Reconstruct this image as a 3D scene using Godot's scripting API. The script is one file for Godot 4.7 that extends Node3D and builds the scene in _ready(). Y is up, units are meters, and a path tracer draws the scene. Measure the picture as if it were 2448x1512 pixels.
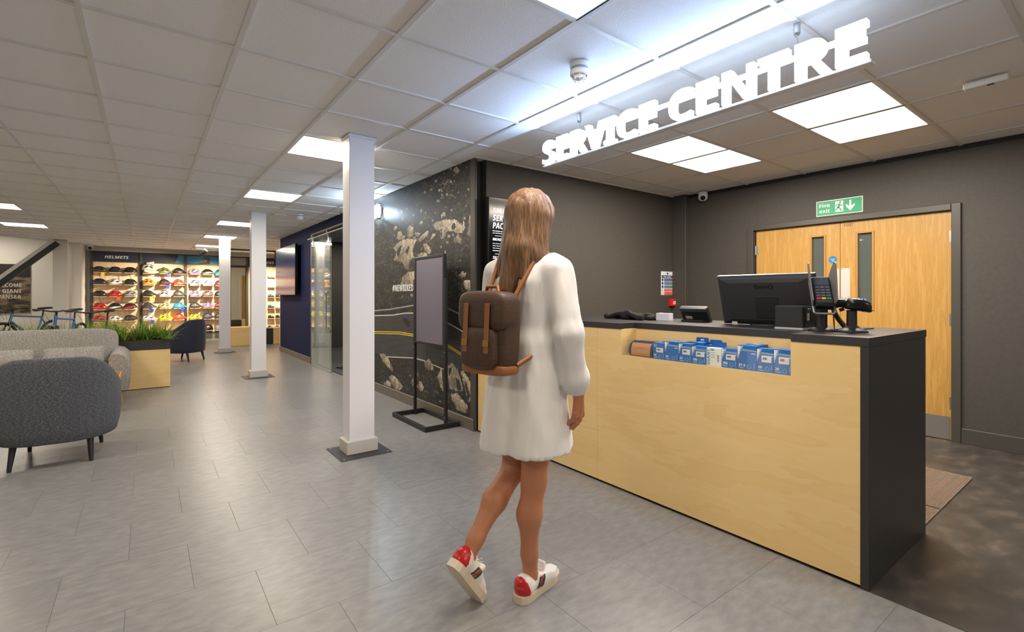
extends Node3D

# ---------------------------------------------------------------- camera model (image taken as 2448 x 1512)
const FPX := 1162.0
const CXP := 1224.0
const CYP := 706.5
const EYE := Vector3(0, 1.235, 0)
const YAW := 0.644550
const CEIL := 2.48
const T := 0.6            # ceiling grid
const GX := -0.236
const GZ := -1.59

var taken := {}
var mats := {}
var rng := RandomNumberGenerator.new()

# ---------------------------------------------------------------- pixel helpers
func ray(u: float, v: float) -> Vector3:
	var fw := Vector3(sin(YAW), 0, -cos(YAW))
	var rt := Vector3(cos(YAW), 0, sin(YAW))
	return fw + rt * (u - CXP) / FPX + Vector3.UP * (CYP - v) / FPX
func on_x(u: float, v: float, x: float) -> Vector3:
	var r := ray(u, v)
	return EYE + r * ((x - EYE.x) / r.x)
func on_y(u: float, v: float, y: float) -> Vector3:
	var r := ray(u, v)
	return EYE + r * ((y - EYE.y) / r.y)
func on_z(u: float, v: float, z: float) -> Vector3:
	var r := ray(u, v)
	return EYE + r * ((z - EYE.z) / r.z)

# ---------------------------------------------------------------- scene tree helpers
func numbered(parent: Node, called: String) -> String:
	var key := str(parent.get_instance_id()) + "/" + called
	if not taken.has(key):
		taken[key] = 0
		return called
	taken[key] += 1
	return "%s_%03d" % [called, taken[key]]
func tag(o: Node, label: String, category: String, group := "", kind := "") -> Node:
	if label: o.set_meta("label", label)
	if category: o.set_meta("category", category)
	if group: o.set_meta("group", group)
	if kind: o.set_meta("kind", kind)
	return o
func thing(called: String, label: String, category: String, at := Vector3.ZERO, turn := 0.0, group := "") -> Node3D:
	var o := Node3D.new()
	o.name = numbered(self, called)
	add_child(o)
	o.position = at
	o.rotation.y = turn
	tag(o, label, category, group)
	return o
func struct(called: String, label := "") -> Node3D:
	var o := Node3D.new()
	o.name = numbered(self, called)
	add_child(o)
	o.set_meta("kind", "structure")
	if label: o.set_meta("label", label)
	return o
func put(called: String, what, m: Material, parent: Node = self, at := Vector3.ZERO) -> MeshInstance3D:
	var o := MeshInstance3D.new()
	o.mesh = what.commit() if what is SurfaceTool else what
	o.name = numbered(parent, called)
	o.material_override = m
	o.cast_shadow = GeometryInstance3D.SHADOW_CASTING_SETTING_ON
	parent.add_child(o)
	o.position = at
	return o
func wallpart(called: String, st, m: Material, label := "") -> MeshInstance3D:
	var o := put(called, st, m)
	o.set_meta("kind", "structure")
	if label: o.set_meta("label", label)
	return o

# ---------------------------------------------------------------- mesh helpers
func S() -> SurfaceTool:
	var st := SurfaceTool.new()
	st.begin(Mesh.PRIMITIVE_TRIANGLES)
	return st
func tri(st: SurfaceTool, a: Vector3, b: Vector3, c: Vector3, na: Vector3, nb: Vector3, nc: Vector3) -> void:
	if (b - a).cross(c - a).dot(na + nb + nc) > 0:
		st.set_normal(na); st.add_vertex(a)
		st.set_normal(nc); st.add_vertex(c)
		st.set_normal(nb); st.add_vertex(b)
	else:
		st.set_normal(na); st.add_vertex(a)
		st.set_normal(nb); st.add_vertex(b)
		st.set_normal(nc); st.add_vertex(c)
func quad(st: SurfaceTool, a: Vector3, b: Vector3, c: Vector3, d: Vector3, n: Vector3) -> void:
	tri(st, a, b, c, n, n, n)
	tri(st, a, c, d, n, n, n)
# chamfered box
func bx(st: SurfaceTool, c: Vector3, s: Vector3, b := 0.0, xf := Transform3D.IDENTITY) -> SurfaceTool:
	var h := s * 0.5
	b = minf(b, minf(h.x, minf(h.y, h.z)) * 0.95)
	for ax in 3:
		for sg in [-1.0, 1.0]:
			var n := Vector3.ZERO; n[ax] = sg
			var u := (ax + 1) % 3; var w := (ax + 2) % 3
			var p: Array[Vector3] = []
			for k in [[-1, -1], [1, -1], [1, 1], [-1, 1]]:
				var q := Vector3.ZERO
				q[ax] = sg * h[ax]; q[u] = k[0] * (h[u] - b); q[w] = k[1] * (h[w] - b)
				p.append(xf * (c + q))
			quad(st, p[0], p[1], p[2], p[3], (xf.basis * n).normalized())
	if b > 0:
		for ax in 3:
			var u := (ax + 1) % 3; var w := (ax + 2) % 3
			for su in [-1.0, 1.0]:
				for sw in [-1.0, 1.0]:
					var n := Vector3.ZERO; n[u] = su; n[w] = sw
					var p: Array[Vector3] = []
					for k in [[-1, 0], [1, 0], [1, 1], [-1, 1]]:
						var q := Vector3.ZERO
						q[ax] = k[0] * (h[ax] - b)
						q[u] = su * (h[u] if k[1] == 0 else h[u] - b)
						q[w] = sw * (h[w] - b if k[1] == 0 else h[w])
						p.append(xf * (c + q))
					quad(st, p[0], p[1], p[2], p[3], (xf.basis * n).normalized())
		for sx in [-1.0, 1.0]:
			for sy in [-1.0, 1.0]:
				for sz in [-1.0, 1.0]:
					var sg := Vector3(sx, sy, sz)
					var i := h - Vector3(b, b, b)
					var a := xf * (c + sg * Vector3(h.x, i.y, i.z))
					var e := xf * (c + sg * Vector3(i.x, h.y, i.z))
					var f := xf * (c + sg * Vector3(i.x, i.y, h.z))
					var n := (xf.basis * sg).normalized()
					tri(st, a, e, f, n, n, n)
	return st
func box(c: Vector3, s: Vector3, b := 0.0, xf := Transform3D.IDENTITY) -> SurfaceTool:
	return bx(S(), c, s, b, xf)
# box by two corners
func cc(a: Vector3, b: Vector3, bev := 0.0) -> SurfaceTool:
	return bx(S(), (a + b) * 0.5, (b - a).abs(), bev)
func loft(st: SurfaceTool, rings: Array, cap0 := true, cap1 := true, closed := true) -> SurfaceTool:
	var nr := rings.size()
	var m: int = rings[0].size()
	var norm := []
	var sgn := 0.0
	for i in nr:
		var row := PackedVector3Array()
		var cen := Vector3.ZERO
		for p in rings[i]: cen += p
		cen /= m
		for j in m:
			var jn := (j + 1) % m if closed else mini(j + 1, m - 1)
			var jp := (j + m - 1) % m if closed else maxi(j - 1, 0)
			var du: Vector3 = rings[i][jn] - rings[i][jp]
			var dv: Vector3 = rings[mini(i + 1, nr - 1)][j] - rings[maxi(i - 1, 0)][j]
			var n := du.cross(dv)
			if n.length_squared() < 1e-16:
				n = rings[i][j] - cen
			n = n.normalized()
			sgn += n.dot((rings[i][j] - cen).normalized())
			row.append(n)
		norm.append(row)
	var f := 1.0 if sgn >= 0 else -1.0
	for i in nr - 1:
		for j in (m if closed else m - 1):
			var k := (j + 1) % m
			var a: Vector3 = rings[i][j]; var b: Vector3 = rings[i][k]; var c: Vector3 = rings[i + 1][k]; var d: Vector3 = rings[i + 1][j]
			if a.distance_squared_to(b) > 1e-14: tri(st, a, b, c, norm[i][j] * f, norm[i][k] * f, norm[i + 1][k] * f)
			if c.distance_squared_to(d) > 1e-14: tri(st, a, c, d, norm[i][j] * f, norm[i + 1][k] * f, norm[i + 1][j] * f)
	if closed:
		for e in [[cap0, 0, 1], [cap1, nr - 1, nr - 2]]:
			if not e[0]: continue
			var cen := Vector3.ZERO; var other := Vector3.ZERO
			for p in rings[e[1]]: cen += p
			for p in rings[e[2]]: other += p
			cen /= m; other /= m
			var n: Vector3 = (rings[e[1]][0] - cen).cross(rings[e[1]][m / 3] - cen).normalized()
			if n.dot(cen - other) < 0: n = -n
			for j in m:
				tri(st, cen, rings[e[1]][j], rings[e[1]][(j + 1) % m], n, n, n)
	return st
func tube(st: SurfaceTool, pts: Array, r, seg := 8) -> SurfaceTool:
	var rings := []
	var up := Vector3.UP
	for i in pts.size():
		var t: Vector3 = (pts[mini(i + 1, pts.size() - 1)] - pts[maxi(i - 1, 0)]).normalized()
		if i == 0: up = Vector3.UP if absf(t.y) < 0.9 else Vector3.RIGHT
		up = (up - t * up.dot(t)).normalized()
		var sd := t.cross(up)
		var rr: float = r[i] if r is Array else r
		var ring := PackedVector3Array()
		for j in seg:
			var a := TAU * j / seg
			ring.append(pts[i] + (up * cos(a) + sd * sin(a)) * rr)
		rings.append(ring)
	return loft(st, rings)
func lathe(st: SurfaceTool, prof: Array, seg := 24, xf := Transform3D.IDENTITY) -> SurfaceTool:
	# prof: [r, y] pairs; sharp corners by repeating a point
	for i in prof.size() - 1:
		var a: Array = prof[i]; var b: Array = prof[i + 1]
		var dr: float = b[0] - a[0]; var dy: float = b[1] - a[1]
		if absf(dr) + absf(dy) < 1e-7: continue
		for j in seg:
			var t0 := TAU * j / seg; var t1 := TAU * (j + 1) / seg
			var n0 := Vector3(cos(t0) * dy, -dr, sin(t0) * dy).normalized()
			var n1 := Vector3(cos(t1) * dy, -dr, sin(t1) * dy).normalized()
			var p := [Vector3(cos(t0) * a[0], a[1], sin(t0) * a[0]), Vector3(cos(t1) * a[0], a[1], sin(t1) * a[0]), Vector3(cos(t1) * b[0], b[1], sin(t1) * b[0]), Vector3(cos(t0) * b[0], b[1], sin(t0) * b[0])]
			for k in 4: p[k] = xf * p[k]
			n0 = xf.basis * n0; n1 = xf.basis * n1
			if b[0] > 1e-6 or true:
				if a[0] > 1e-6: tri(st, p[0], p[1], p[2], n0, n1, n1)
				if b[0] > 1e-6: tri(st, p[0], p[2], p[3], n0, n1, n0)
	return st
func prism(st: SurfaceTool, poly: PackedVector2Array, d: float, xf := Transform3D.IDENTITY) -> SurfaceTool:
	var idx := Geometry2D.triangulate_polygon(poly)
	var nz := (xf.basis * Vector3.BACK).normalized()
	for i in range(0, idx.size(), 3):
		for e in [[0.0, -1.0], [d, 1.0]]:
			var p := []
			for k in 3: p.append(xf * Vector3(poly[idx[i + k]].x, poly[idx[i + k]].y, e[0]))
			tri(st, p[0], p[1], p[2], nz * e[1], nz * e[1], nz * e[1])
	var cw := Geometry2D.is_polygon_clockwise(poly)
	for i in poly.size():
		var a := poly[i]; var b := poly[(i + 1) % poly.size()]
		var e := (b - a).normalized()
		var n2 := Vector3(e.y, -e.x, 0) * (-1.0 if cw else 1.0)
		quad(st, xf * Vector3(a.x, a.y, 0), xf * Vector3(b.x, b.y, 0), xf * Vector3(b.x, b.y, d), xf * Vector3(a.x, a.y, d), (xf.basis * n2).normalized())
	return st
func V2(a: Array) -> PackedVector2Array:
	var p := PackedVector2Array()
	for i in range(0, a.size(), 2): p.append(Vector2(a[i], a[i + 1]))
	return p
func rrect(w: float, h: float, r: float, seg := 5) -> PackedVector2Array:
	var p := PackedVector2Array()
	for q in 4:
		var c := Vector2((w / 2 - r) * (1 if q == 0 or q == 3 else -1), (h / 2 - r) * (1 if q < 2 else -1))
		for k in seg + 1:
			var a := PI / 2 * q + PI / 2 * k / seg
			p.append(c + Vector2(cos(a), sin(a)) * r)
	return p
func disc(w: float, h: float, seg := 20) -> PackedVector2Array:
	var p := PackedVector2Array()
	for k in seg: p.append(Vector2(cos(TAU * k / seg) * w / 2, sin(TAU * k / seg) * h / 2))
	return p
# pillow-like rounded box (superellipsoid)
func soft(st: SurfaceTool, c: Vector3, s: Vector3, e := 4.0, xf := Transform3D.IDENTITY, nu := 28, nv := 16) -> SurfaceTool:
	var rings := []
	var f := func(v: float, p: float) -> float: return signf(v) * pow(absf(v), p)
	for i in nv + 1:
		var ph := -PI / 2 + PI * i / nv
		var ring := PackedVector3Array()
		var cy: float = f.call(sin(ph), 2.0 / e); var cr: float = f.call(cos(ph), 2.0 / e)
		for j in nu:
			var a := TAU * j / nu
			ring.append(xf * (c + Vector3(f.call(cos(a), 2.0 / e) * cr * s.x / 2, cy * s.y / 2, f.call(sin(a), 2.0 / e) * cr * s.z / 2)))
		rings.append(ring)
	return loft(st, rings, false, false)

# wall frames: x along the wall as seen from the room, y up, z out of the wall
func face_minus_x(p: Vector3) -> Transform3D: return Transform3D(Basis(Vector3(0, 0, 1), Vector3(0, 1, 0), Vector3(-1, 0, 0)), p)
func face_plus_z(p: Vector3) -> Transform3D: return Transform3D(Basis.IDENTITY, p)

var fonts := {}
func font(bold: bool) -> SystemFont:
	if not fonts.has(bold):
		var f := SystemFont.new()
		f.font_names = PackedStringArray(["Droid Sans"])
		f.font_weight = 700 if bold else 400
		fonts[bold] = f
	return fonts[bold]
func raw_text(s: String, bold: bool, depth: float) -> TextMesh:
	var t := TextMesh.new()
	t.text = s
	t.font = font(bold)
	t.font_size = 64
	t.pixel_size = 0.01
	t.depth = depth
	t.curve_step = 2.0
	t.horizontal_alignment = HORIZONTAL_ALIGNMENT_LEFT
	return t
# lettering scaled to w x h; its lower edge starts at the frame's origin (centred when mid)
func letters(s: String, w: float, h: float, depth := 0.001, bold := true, shear := 0.0, mid := false, xf := Transform3D.IDENTITY) -> ArrayMesh:
	var t := raw_text(s, bold, 1.0)
	var bb := t.get_aabb()
	var k := Vector3(w / maxf(bb.size.x, 1e-6), h / maxf(bb.size.y, 1e-6), depth)
	var out := ArrayMesh.new()
	for i in t.get_surface_count():
		var ar := t.surface_get_arrays(i)
		var v: PackedVector3Array = ar[Mesh.ARRAY_VERTEX]
		var n: PackedVector3Array = ar[Mesh.ARRAY_NORMAL]
		for j in v.size():
			var q := (v[j] - bb.position) * k
			q.x += q.y * shear
			if mid: q -= Vector3(w / 2, h / 2, 0)
			v[j] = xf * q
			n[j] = (xf.basis * n[j]).normalized()
		var o := []
		o.resize(Mesh.ARRAY_MAX)
		o[Mesh.ARRAY_VERTEX] = v
		o[Mesh.ARRAY_NORMAL] = n
		o[Mesh.ARRAY_INDEX] = ar[Mesh.ARRAY_INDEX]
		out.add_surface_from_arrays(Mesh.PRIMITIVE_TRIANGLES, o)
	return out

# ---------------------------------------------------------------- signed distance bodies meshed as surface nets
func sdf_mesh(st: SurfaceTool, prims: Array, cell: float, k: float, xf := Transform3D.IDENTITY, noise: FastNoiseLite = null, amp := 0.0, nsc := Vector3.ONE, clips := [], grow := 0.0) -> SurfaceTool:
	var lo := Vector3(1e9, 1e9, 1e9); var hi := -lo
	for p in prims:
		var r := maxf(p[2], p[3]) * (maxf(p[4].x, maxf(p[4].y, p[4].z)) if p.size() > 4 else 1.0) + grow
		for q in [p[0], p[1]]:
			lo = lo.min(q - Vector3(r, r, r)); hi = hi.max(q + Vector3(r, r, r))
	var mg := cell * 2.5 + amp + k * 0.3
	lo -= Vector3(mg, mg, mg); hi += Vector3(mg, mg, mg)
	var nx := int((hi.x - lo.x) / cell) + 2; var ny := int((hi.y - lo.y) / cell) + 2; var nz := int((hi.z - lo.z) / cell) + 2
	var g := PackedFloat32Array()
	g.resize(nx * ny * nz)
	g.fill(9.0)
	var sx := ny * nz
	for p in prims:
		var a: Vector3 = p[0]; var b: Vector3 = p[1]
		var ra: float = p[2] + grow; var rb: float = p[3] + grow
		var sq := Vector3.ONE
		var mid := (a + b) * 0.5
		if p.size() > 4: sq = p[4]
		var smin := minf(sq.x, minf(sq.y, sq.z))
		var r := maxf(ra, rb) * maxf(sq.x, maxf(sq.y, sq.z)) + k + cell * 3 + amp
		var l := a.min(b) - Vector3(r, r, r); var h := a.max(b) + Vector3(r, r, r)
		var a2 := (a - mid) / sq; var ab := (b - a) / sq
		var ll := maxf(ab.length_squared(), 1e-12)
		var x0 := maxi(0, int((l.x - lo.x) / cell)); var x1 := mini(nx - 1, int((h.x - lo.x) / cell) + 1)
		var y0 := maxi(0, int((l.y - lo.y) / cell)); var y1 := mini(ny - 1, int((h.y - lo.y) / cell) + 1)
		var z0 := maxi(0, int((l.z - lo.z) / cell)); var z1 := mini(nz - 1, int((h.z - lo.z) / cell) + 1)
		for x in range(x0, x1 + 1):
			for y in range(y0, y1 + 1):
				var base := x * sx + y * nz
				for z in range(z0, z1 + 1):
					var q := (lo + Vector3(x, y, z) * cell - mid) / sq - a2
					var t := clampf(q.dot(ab) / ll, 0.0, 1.0)
					var d := ((q - ab * t).length() - lerpf(ra, rb, t)) * smin
					var o := g[base + z]
					if o > 8.0:
						g[base + z] = d
					else:
						var hh := maxf(k - absf(o - d), 0.0) / k
						g[base + z] = minf(o, d) - hh * hh * k * 0.25
	if noise or clips.size():
		for x in nx:
			for y in ny:
				var base := x * sx + y * nz
				for z in nz:
					var d := g[base + z]
					if d > amp + cell * 3: continue
					var q := lo + Vector3(x, y, z) * cell
					if noise: d += noise.get_noise_3dv(q * nsc) * amp
					for c in clips: d = maxf(d, c[0].dot(q) - c[1])
					g[base + z] = d
	# surface nets
	var vid := {}
	var vs := PackedVector3Array(); var ns := PackedVector3Array()
	var off := [0, sx, nz, sx + nz, 1, sx + 1, nz + 1, sx + nz + 1]
	var cor := [Vector3(0, 0, 0), Vector3(1, 0, 0), Vector3(0, 1, 0), Vector3(1, 1, 0), Vector3(0, 0, 1), Vector3(1, 0, 1), Vector3(0, 1, 1), Vector3(1, 1, 1)]
	var edges := [[0, 1], [2, 3], [4, 5], [6, 7], [0, 2], [1, 3], [4, 6], [5, 7], [0, 4], [1, 5], [2, 6], [3, 7]]
	var lim := cell * 3.2
	for x in nx - 1:
		for y in ny - 1:
			var base := x * sx + y * nz
			for z in nz - 1:
				var i := base + z
				if absf(g[i]) > lim: continue
				var m := 0
				for c in 8:
					if g[i + off[c]] < 0: m |= 1 << c
				if m == 0 or m == 255: continue
				var s := Vector3.ZERO; var n := 0
				for e in edges:
					var va := g[i + off[e[0]]]; var vb := g[i + off[e[1]]]
					if (va < 0) != (vb < 0):
						s += cor[e[0]].lerp(cor[e[1]], va / (va - vb)); n += 1
				s /= n
				var gr := Vector3(
					g[i + off[1]] + g[i + off[3]] + g[i + off[5]] + g[i + off[7]] - g[i] - g[i + off[2]] - g[i + off[4]] - g[i + off[6]],
					g[i + off[2]] + g[i + off[3]] + g[i + off[6]] + g[i + off[7]] - g[i] - g[i + off[1]] - g[i + off[4]] - g[i + off[5]],
					g[i + off[4]] + g[i + off[5]] + g[i + off[6]] + g[i + off[7]] - g[i] - g[i + off[1]] - g[i + off[2]] - g[i + off[3]])
				vid[i] = vs.size()
				vs.append(xf * (lo + (Vector3(x, y, z) + s) * cell))
				ns.append((xf.basis * gr).normalized())
	for i in vid:
		for ax in 3:
			var st1: int = [sx, nz, 1][ax]
			var a: float = g[i]; var b: float = g[i + st1]
			if (a < 0) == (b < 0): continue
			var u: int = [nz, 1, sx][ax]; var w: int = [1, sx, nz][ax]
			if not (vid.has(i - u) and vid.has(i - w) and vid.has(i - u - w)): continue
			var q := [vid[i], vid[i - u], vid[i - u - w], vid[i - w]]
			tri(st, vs[q[0]], vs[q[1]], vs[q[2]], ns[q[0]], ns[q[1]], ns[q[2]])
			tri(st, vs[q[0]], vs[q[2]], vs[q[3]], ns[q[0]], ns[q[2]], ns[q[3]])
	return st

# ---------------------------------------------------------------- materials
func srgb(r: float, g: float, b: float) -> Color: return Color(r / 255.0, g / 255.0, b / 255.0)
func flat(c: Color, rough := 0.6, metal := 0.0, coat := 0.0) -> StandardMaterial3D:
	var key := [c, rough, metal, coat]
	if mats.has(key): return mats[key]
	var m := StandardMaterial3D.new()
	m.albedo_color = c
	m.roughness = rough
	m.metallic = metal
	if coat > 0:
		m.clearcoat_enabled = true
		m.clearcoat = coat
		m.clearcoat_roughness = 0.12
	mats[key] = m
	return m
func glow(c: Color, e: float) -> StandardMaterial3D:
	var m := StandardMaterial3D.new()
	m.albedo_color = Color(0.9, 0.9, 0.9)
	m.roughness = 0.5
	m.emission_enabled = true
	m.emission = c
	m.emission_energy_multiplier = e
	return m
func noise_tex(seed_: int, freq: float, ramp: Array, oct := 4, warp := 0.0, size := 512, kind := FastNoiseLite.TYPE_SIMPLEX_SMOOTH) -> NoiseTexture2D:
	var n := FastNoiseLite.new()
	n.noise_type = kind
	n.seed = seed_
	n.frequency = freq
	n.fractal_octaves = oct
	if warp > 0:
		n.domain_warp_enabled = true
		n.domain_warp_amplitude = warp
		n.domain_warp_frequency = freq * 0.6
	var t := NoiseTexture2D.new()
	t.width = size; t.height = size
	t.seamless = true
	t.noise = n
	var g := Gradient.new()
	var offs := PackedFloat32Array(); var cols := PackedColorArray()
	for r in ramp: offs.append(r[0]); cols.append(r[1])
	g.offsets = offs; g.colors = cols
	t.color_ramp = g
	return t
func tex_mat(tex: Texture2D, scale: Vector3, rough := 0.6, bump: Texture2D = null, bscale := 0.05, offset := Vector3.ZERO) -> StandardMaterial3D:
	var m := StandardMaterial3D.new()
	m.albedo_texture = tex
	m.roughness = rough
	m.uv1_triplanar = true
	m.uv1_world_triplanar = true
	m.uv1_scale = scale
	m.uv1_offset = offset
	if bump:
		m.heightmap_enabled = true
		m.heightmap_texture = bump
		m.heightmap_scale = bscale
	return m
func pane(c: Color, a: float) -> StandardMaterial3D:
	var m := StandardMaterial3D.new()
	m.albedo_color = Color(c.r, c.g, c.b, a)
	m.transparency = BaseMaterial3D.TRANSPARENCY_ALPHA
	m.roughness = 0.02
	return m

var M := {}
func make_materials() -> void:
	var grey := func(v: float) -> Color: return Color(v, v, v)
	var fine := noise_tex(11, 0.12, [[0.0, grey.call(0.0)], [1.0, grey.call(1.0)]], 3)
	M.fine = fine
	# floor vinyl: four variants of the same cloudy grey print
	var fl := noise_tex(3, 0.02, [[0.0, srgb(120, 119, 117)], [0.4, srgb(132, 131, 129)], [0.6, srgb(136, 135, 133)], [1.0, srgb(147, 146, 143)]], 7, 30.0, 1024)
	M.floor_tile = []
	for k in 4:
		var m := tex_mat(fl, Vector3(0.45, 1.0, 1.1), 0.33, null, 0.0, Vector3(0.37 * k, 0.0, 0.23 * k))
		m.albedo_color = grey.call([1.0, 0.985, 0.97, 0.992][k])
		M.floor_tile.append(m)
	M.joint = flat(srgb(92, 90, 88), 0.8)
	var df := noise_tex(8, 0.010, [[0.0, srgb(56, 53, 51)], [0.45, srgb(68, 64, 61)], [0.62, srgb(75, 70, 66)], [1.0, srgb(104, 94, 88)]], 7, 60.0, 1024)
	M.dark_floor = tex_mat(df, Vector3(0.35, 1, 0.6), 0.42)
	var ct := noise_tex(5, 0.35, [[0.0, srgb(222, 221, 220)], [0.35, srgb(242, 241, 240)], [1.0, srgb(248, 247, 246)]], 2)
	M.ceiling_tile = tex_mat(ct, Vector3(2.2, 2.2, 2.2), 0.9, fine, 0.12)
	M.tee = flat(srgb(224, 221, 216), 0.45)
	M.dark_wall = tex_mat(noise_tex(6, 0.06, [[0.0, srgb(67, 64, 60)], [1.0, srgb(74, 71, 67)]], 4), Vector3(0.8, 0.8, 0.8), 0.62, fine, 0.02)
	M.dark_trim = flat(srgb(72, 69, 64), 0.4)
	M.skirt = flat(srgb(104, 97, 87), 0.4)
	M.navy = tex_mat(noise_tex(7, 0.05, [[0.0, srgb(27, 34, 70)], [1.0, srgb(32, 39, 76)]], 3), Vector3(0.8, 0.8, 0.8), 0.7)
	M.navy.metallic_specular = 0.25
	M.white_wall = flat(srgb(226, 223, 216), 0.75)
	M.column = flat(srgb(232, 230, 232), 0.42)
	M.column_base = flat(srgb(200, 195, 188), 0.5)
	M.black = flat(srgb(30, 30, 31), 0.45)
	M.black_gloss = flat(srgb(18, 18, 19), 0.18)
	M.black_matte = flat(srgb(36, 36, 37), 0.6)
	M.laminate = tex_mat(noise_tex(21, 0.3, [[0.0, srgb(44, 43, 44)], [1.0, srgb(50, 49, 50)]], 2), Vector3(1, 1, 1), 0.42)
	M.steel = flat(srgb(190, 190, 190), 0.3, 0.9)
	M.chrome = flat(srgb(215, 215, 215), 0.12, 1.0)
	M.white = flat(srgb(238, 238, 236), 0.5)
	# birch ply: broad rotary-cut figure, long along the counter
	var ply := noise_tex(14, 0.006, [[0.0, srgb(224, 190, 128)], [0.3, srgb(230, 197, 136)], [0.47, srgb(227, 193, 131)], [0.5, srgb(233, 201, 142)], [0.66, srgb(230, 198, 137)], [1.0, srgb(236, 206, 148)]], 5, 90.0, 1024)
	M.ply = tex_mat(ply, Vector3(0.16, 0.8, 0.16), 0.42)
	M.ply_edge = flat(srgb(205, 170, 118), 0.6)
	var oak := noise_tex(15, 0.016, [[0.0, srgb(176, 132, 66)], [0.42, srgb(187, 145, 78)], [0.5, srgb(176, 132, 66)], [0.56, srgb(190, 149, 82)], [1.0, srgb(196, 156, 90)]], 5, 40.0, 1024)
	M.oak = tex_mat(oak, Vector3(1.9, 0.10, 1.9), 0.35)
	M.oak_trim = flat(srgb(178, 132, 68), 0.4)
	var slat := noise_tex(16, 0.02, [[0.0, srgb(222, 190, 152)], [0.5, srgb(232, 204, 168)], [1.0, srgb(240, 214, 180)]], 4, 15.0)
	M.display_wood = tex_mat(slat, Vector3(1.2, 0.25, 1.2), 0.6)
	M.display_wood_h = tex_mat(slat, Vector3(0.3, 1.2, 1.2), 0.6)
	var tb := noise_tex(17, 0.02, [[0.0, srgb(186, 128, 72)], [1.0, srgb(214, 160, 104)]], 4, 12.0)
	M.table_wood = tex_mat(tb, Vector3(0.6, 1.5, 1.5), 0.5)
	var wv := noise_tex(18, 0.09, [[0.2, srgb(128, 125, 121)], [0.5, srgb(158, 155, 150)], [0.8, srgb(188, 185, 180)]], 3)
	M.sofa = tex_mat(wv, Vector3(0.9, 2.2, 0.9), 0.95, fine, 0.1)
	var wd := noise_tex(19, 0.09, [[0.2, srgb(58, 60, 65)], [0.5, srgb(84, 87, 93)], [0.8, srgb(116, 119, 124)]], 3)
	M.chair = tex_mat(wd, Vector3(1.1, 3.2, 1.1), 0.95, fine, 0.1)
	var nv := noise_tex(20, 0.1, [[0.0, srgb(14, 20, 40)], [1.0, srgb(24, 33, 60)]], 3)
	M.velvet = tex_mat(nv, Vector3(1, 1, 1), 0.75)
	M.velvet.rim_enabled = true
	M.velvet.rim = 0.5
	var mt := noise_tex(22, 0.2, [[0.0, srgb(92, 78, 68)], [0.5, srgb(140, 122, 106)], [1.0, srgb(168, 150, 132)]], 2)
	M.mat = tex_mat(mt, Vector3(2, 2, 2), 0.95, fine, 0.2)
	M.carpet = tex_mat(noise_tex(23, 0.3, [[0.0, srgb(48, 48, 50)], [1.0, srgb(98, 98, 100)]], 2), Vector3(1.5, 1.5, 1.5), 0.95)
	M.skin = flat(srgb(184, 122, 88), 0.5)
	M.skin.subsurf_scatter_enabled = true
	M.skin.subsurf_scatter_strength = 0.15
	var hr := noise_tex(24, 0.06, [[0.0, srgb(62, 42, 28)], [0.45, srgb(106, 76, 50)], [0.75, srgb(150, 112, 76)], [1.0, srgb(190, 152, 110)]], 4)
	M.hair = tex_mat(hr, Vector3(5.0, 0.35, 5.0), 0.55)
	var cl := noise_tex(25, 0.2, [[0.0, srgb(226, 222, 220)], [1.0, srgb(242, 240, 238)]], 3)
	M.cotton = tex_mat(cl, Vector3(3, 3, 3), 0.9)
	M.cotton.backlight_enabled = true
	M.cotton.backlight = Color(0.12, 0.12, 0.12)
	var lt := noise_tex(26, 0.05, [[0.0, srgb(60, 42, 32)], [1.0, srgb(92, 66, 48)]], 4)
	M.bag = tex_mat(lt, Vector3(3, 3, 3), 0.55)
	M.leather = flat(srgb(150, 96, 54), 0.5)

# ---------------------------------------------------------------- main
func _ready() -> void:
	rng.seed = 7
	# camera: level, lens shifted down a little
	var cam := Camera3D.new()
	cam.name = "camera"
	add_child(cam)
	cam.position = EYE
	cam.rotation.y = -YAW
	cam.set_frustum(0.05 * 1512.0 / FPX, Vector2(0, -(756.0 - CYP) / FPX * 0.05), 0.05, 100.0)
	cam.current = true
	var we := WorldEnvironment.new()
	we.name = "environment"
	var env := Environment.new()
	env.background_mode = Environment.BG_COLOR
	env.background_color = Color(0.02, 0.02, 0.02)
	env.tonemap_mode = Environment.TONE_MAPPER_LINEAR
	env.tonemap_exposure = 1.3
	env.sdfgi_enabled = true
	env.ssao_enabled = true
	env.ssil_enabled = true
	we.environment = env
	add_child(we)
	make_materials()
	lights()
	shell()
	ceiling()
	floor_tiles()
	counter()
	fire_door()
	wall_items()
	columns()
	sliding_door()
	hanging_sign()
	far_wall()
	far_corner()
	seating()
	counter_items()
	small_fittings()
	person()

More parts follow.
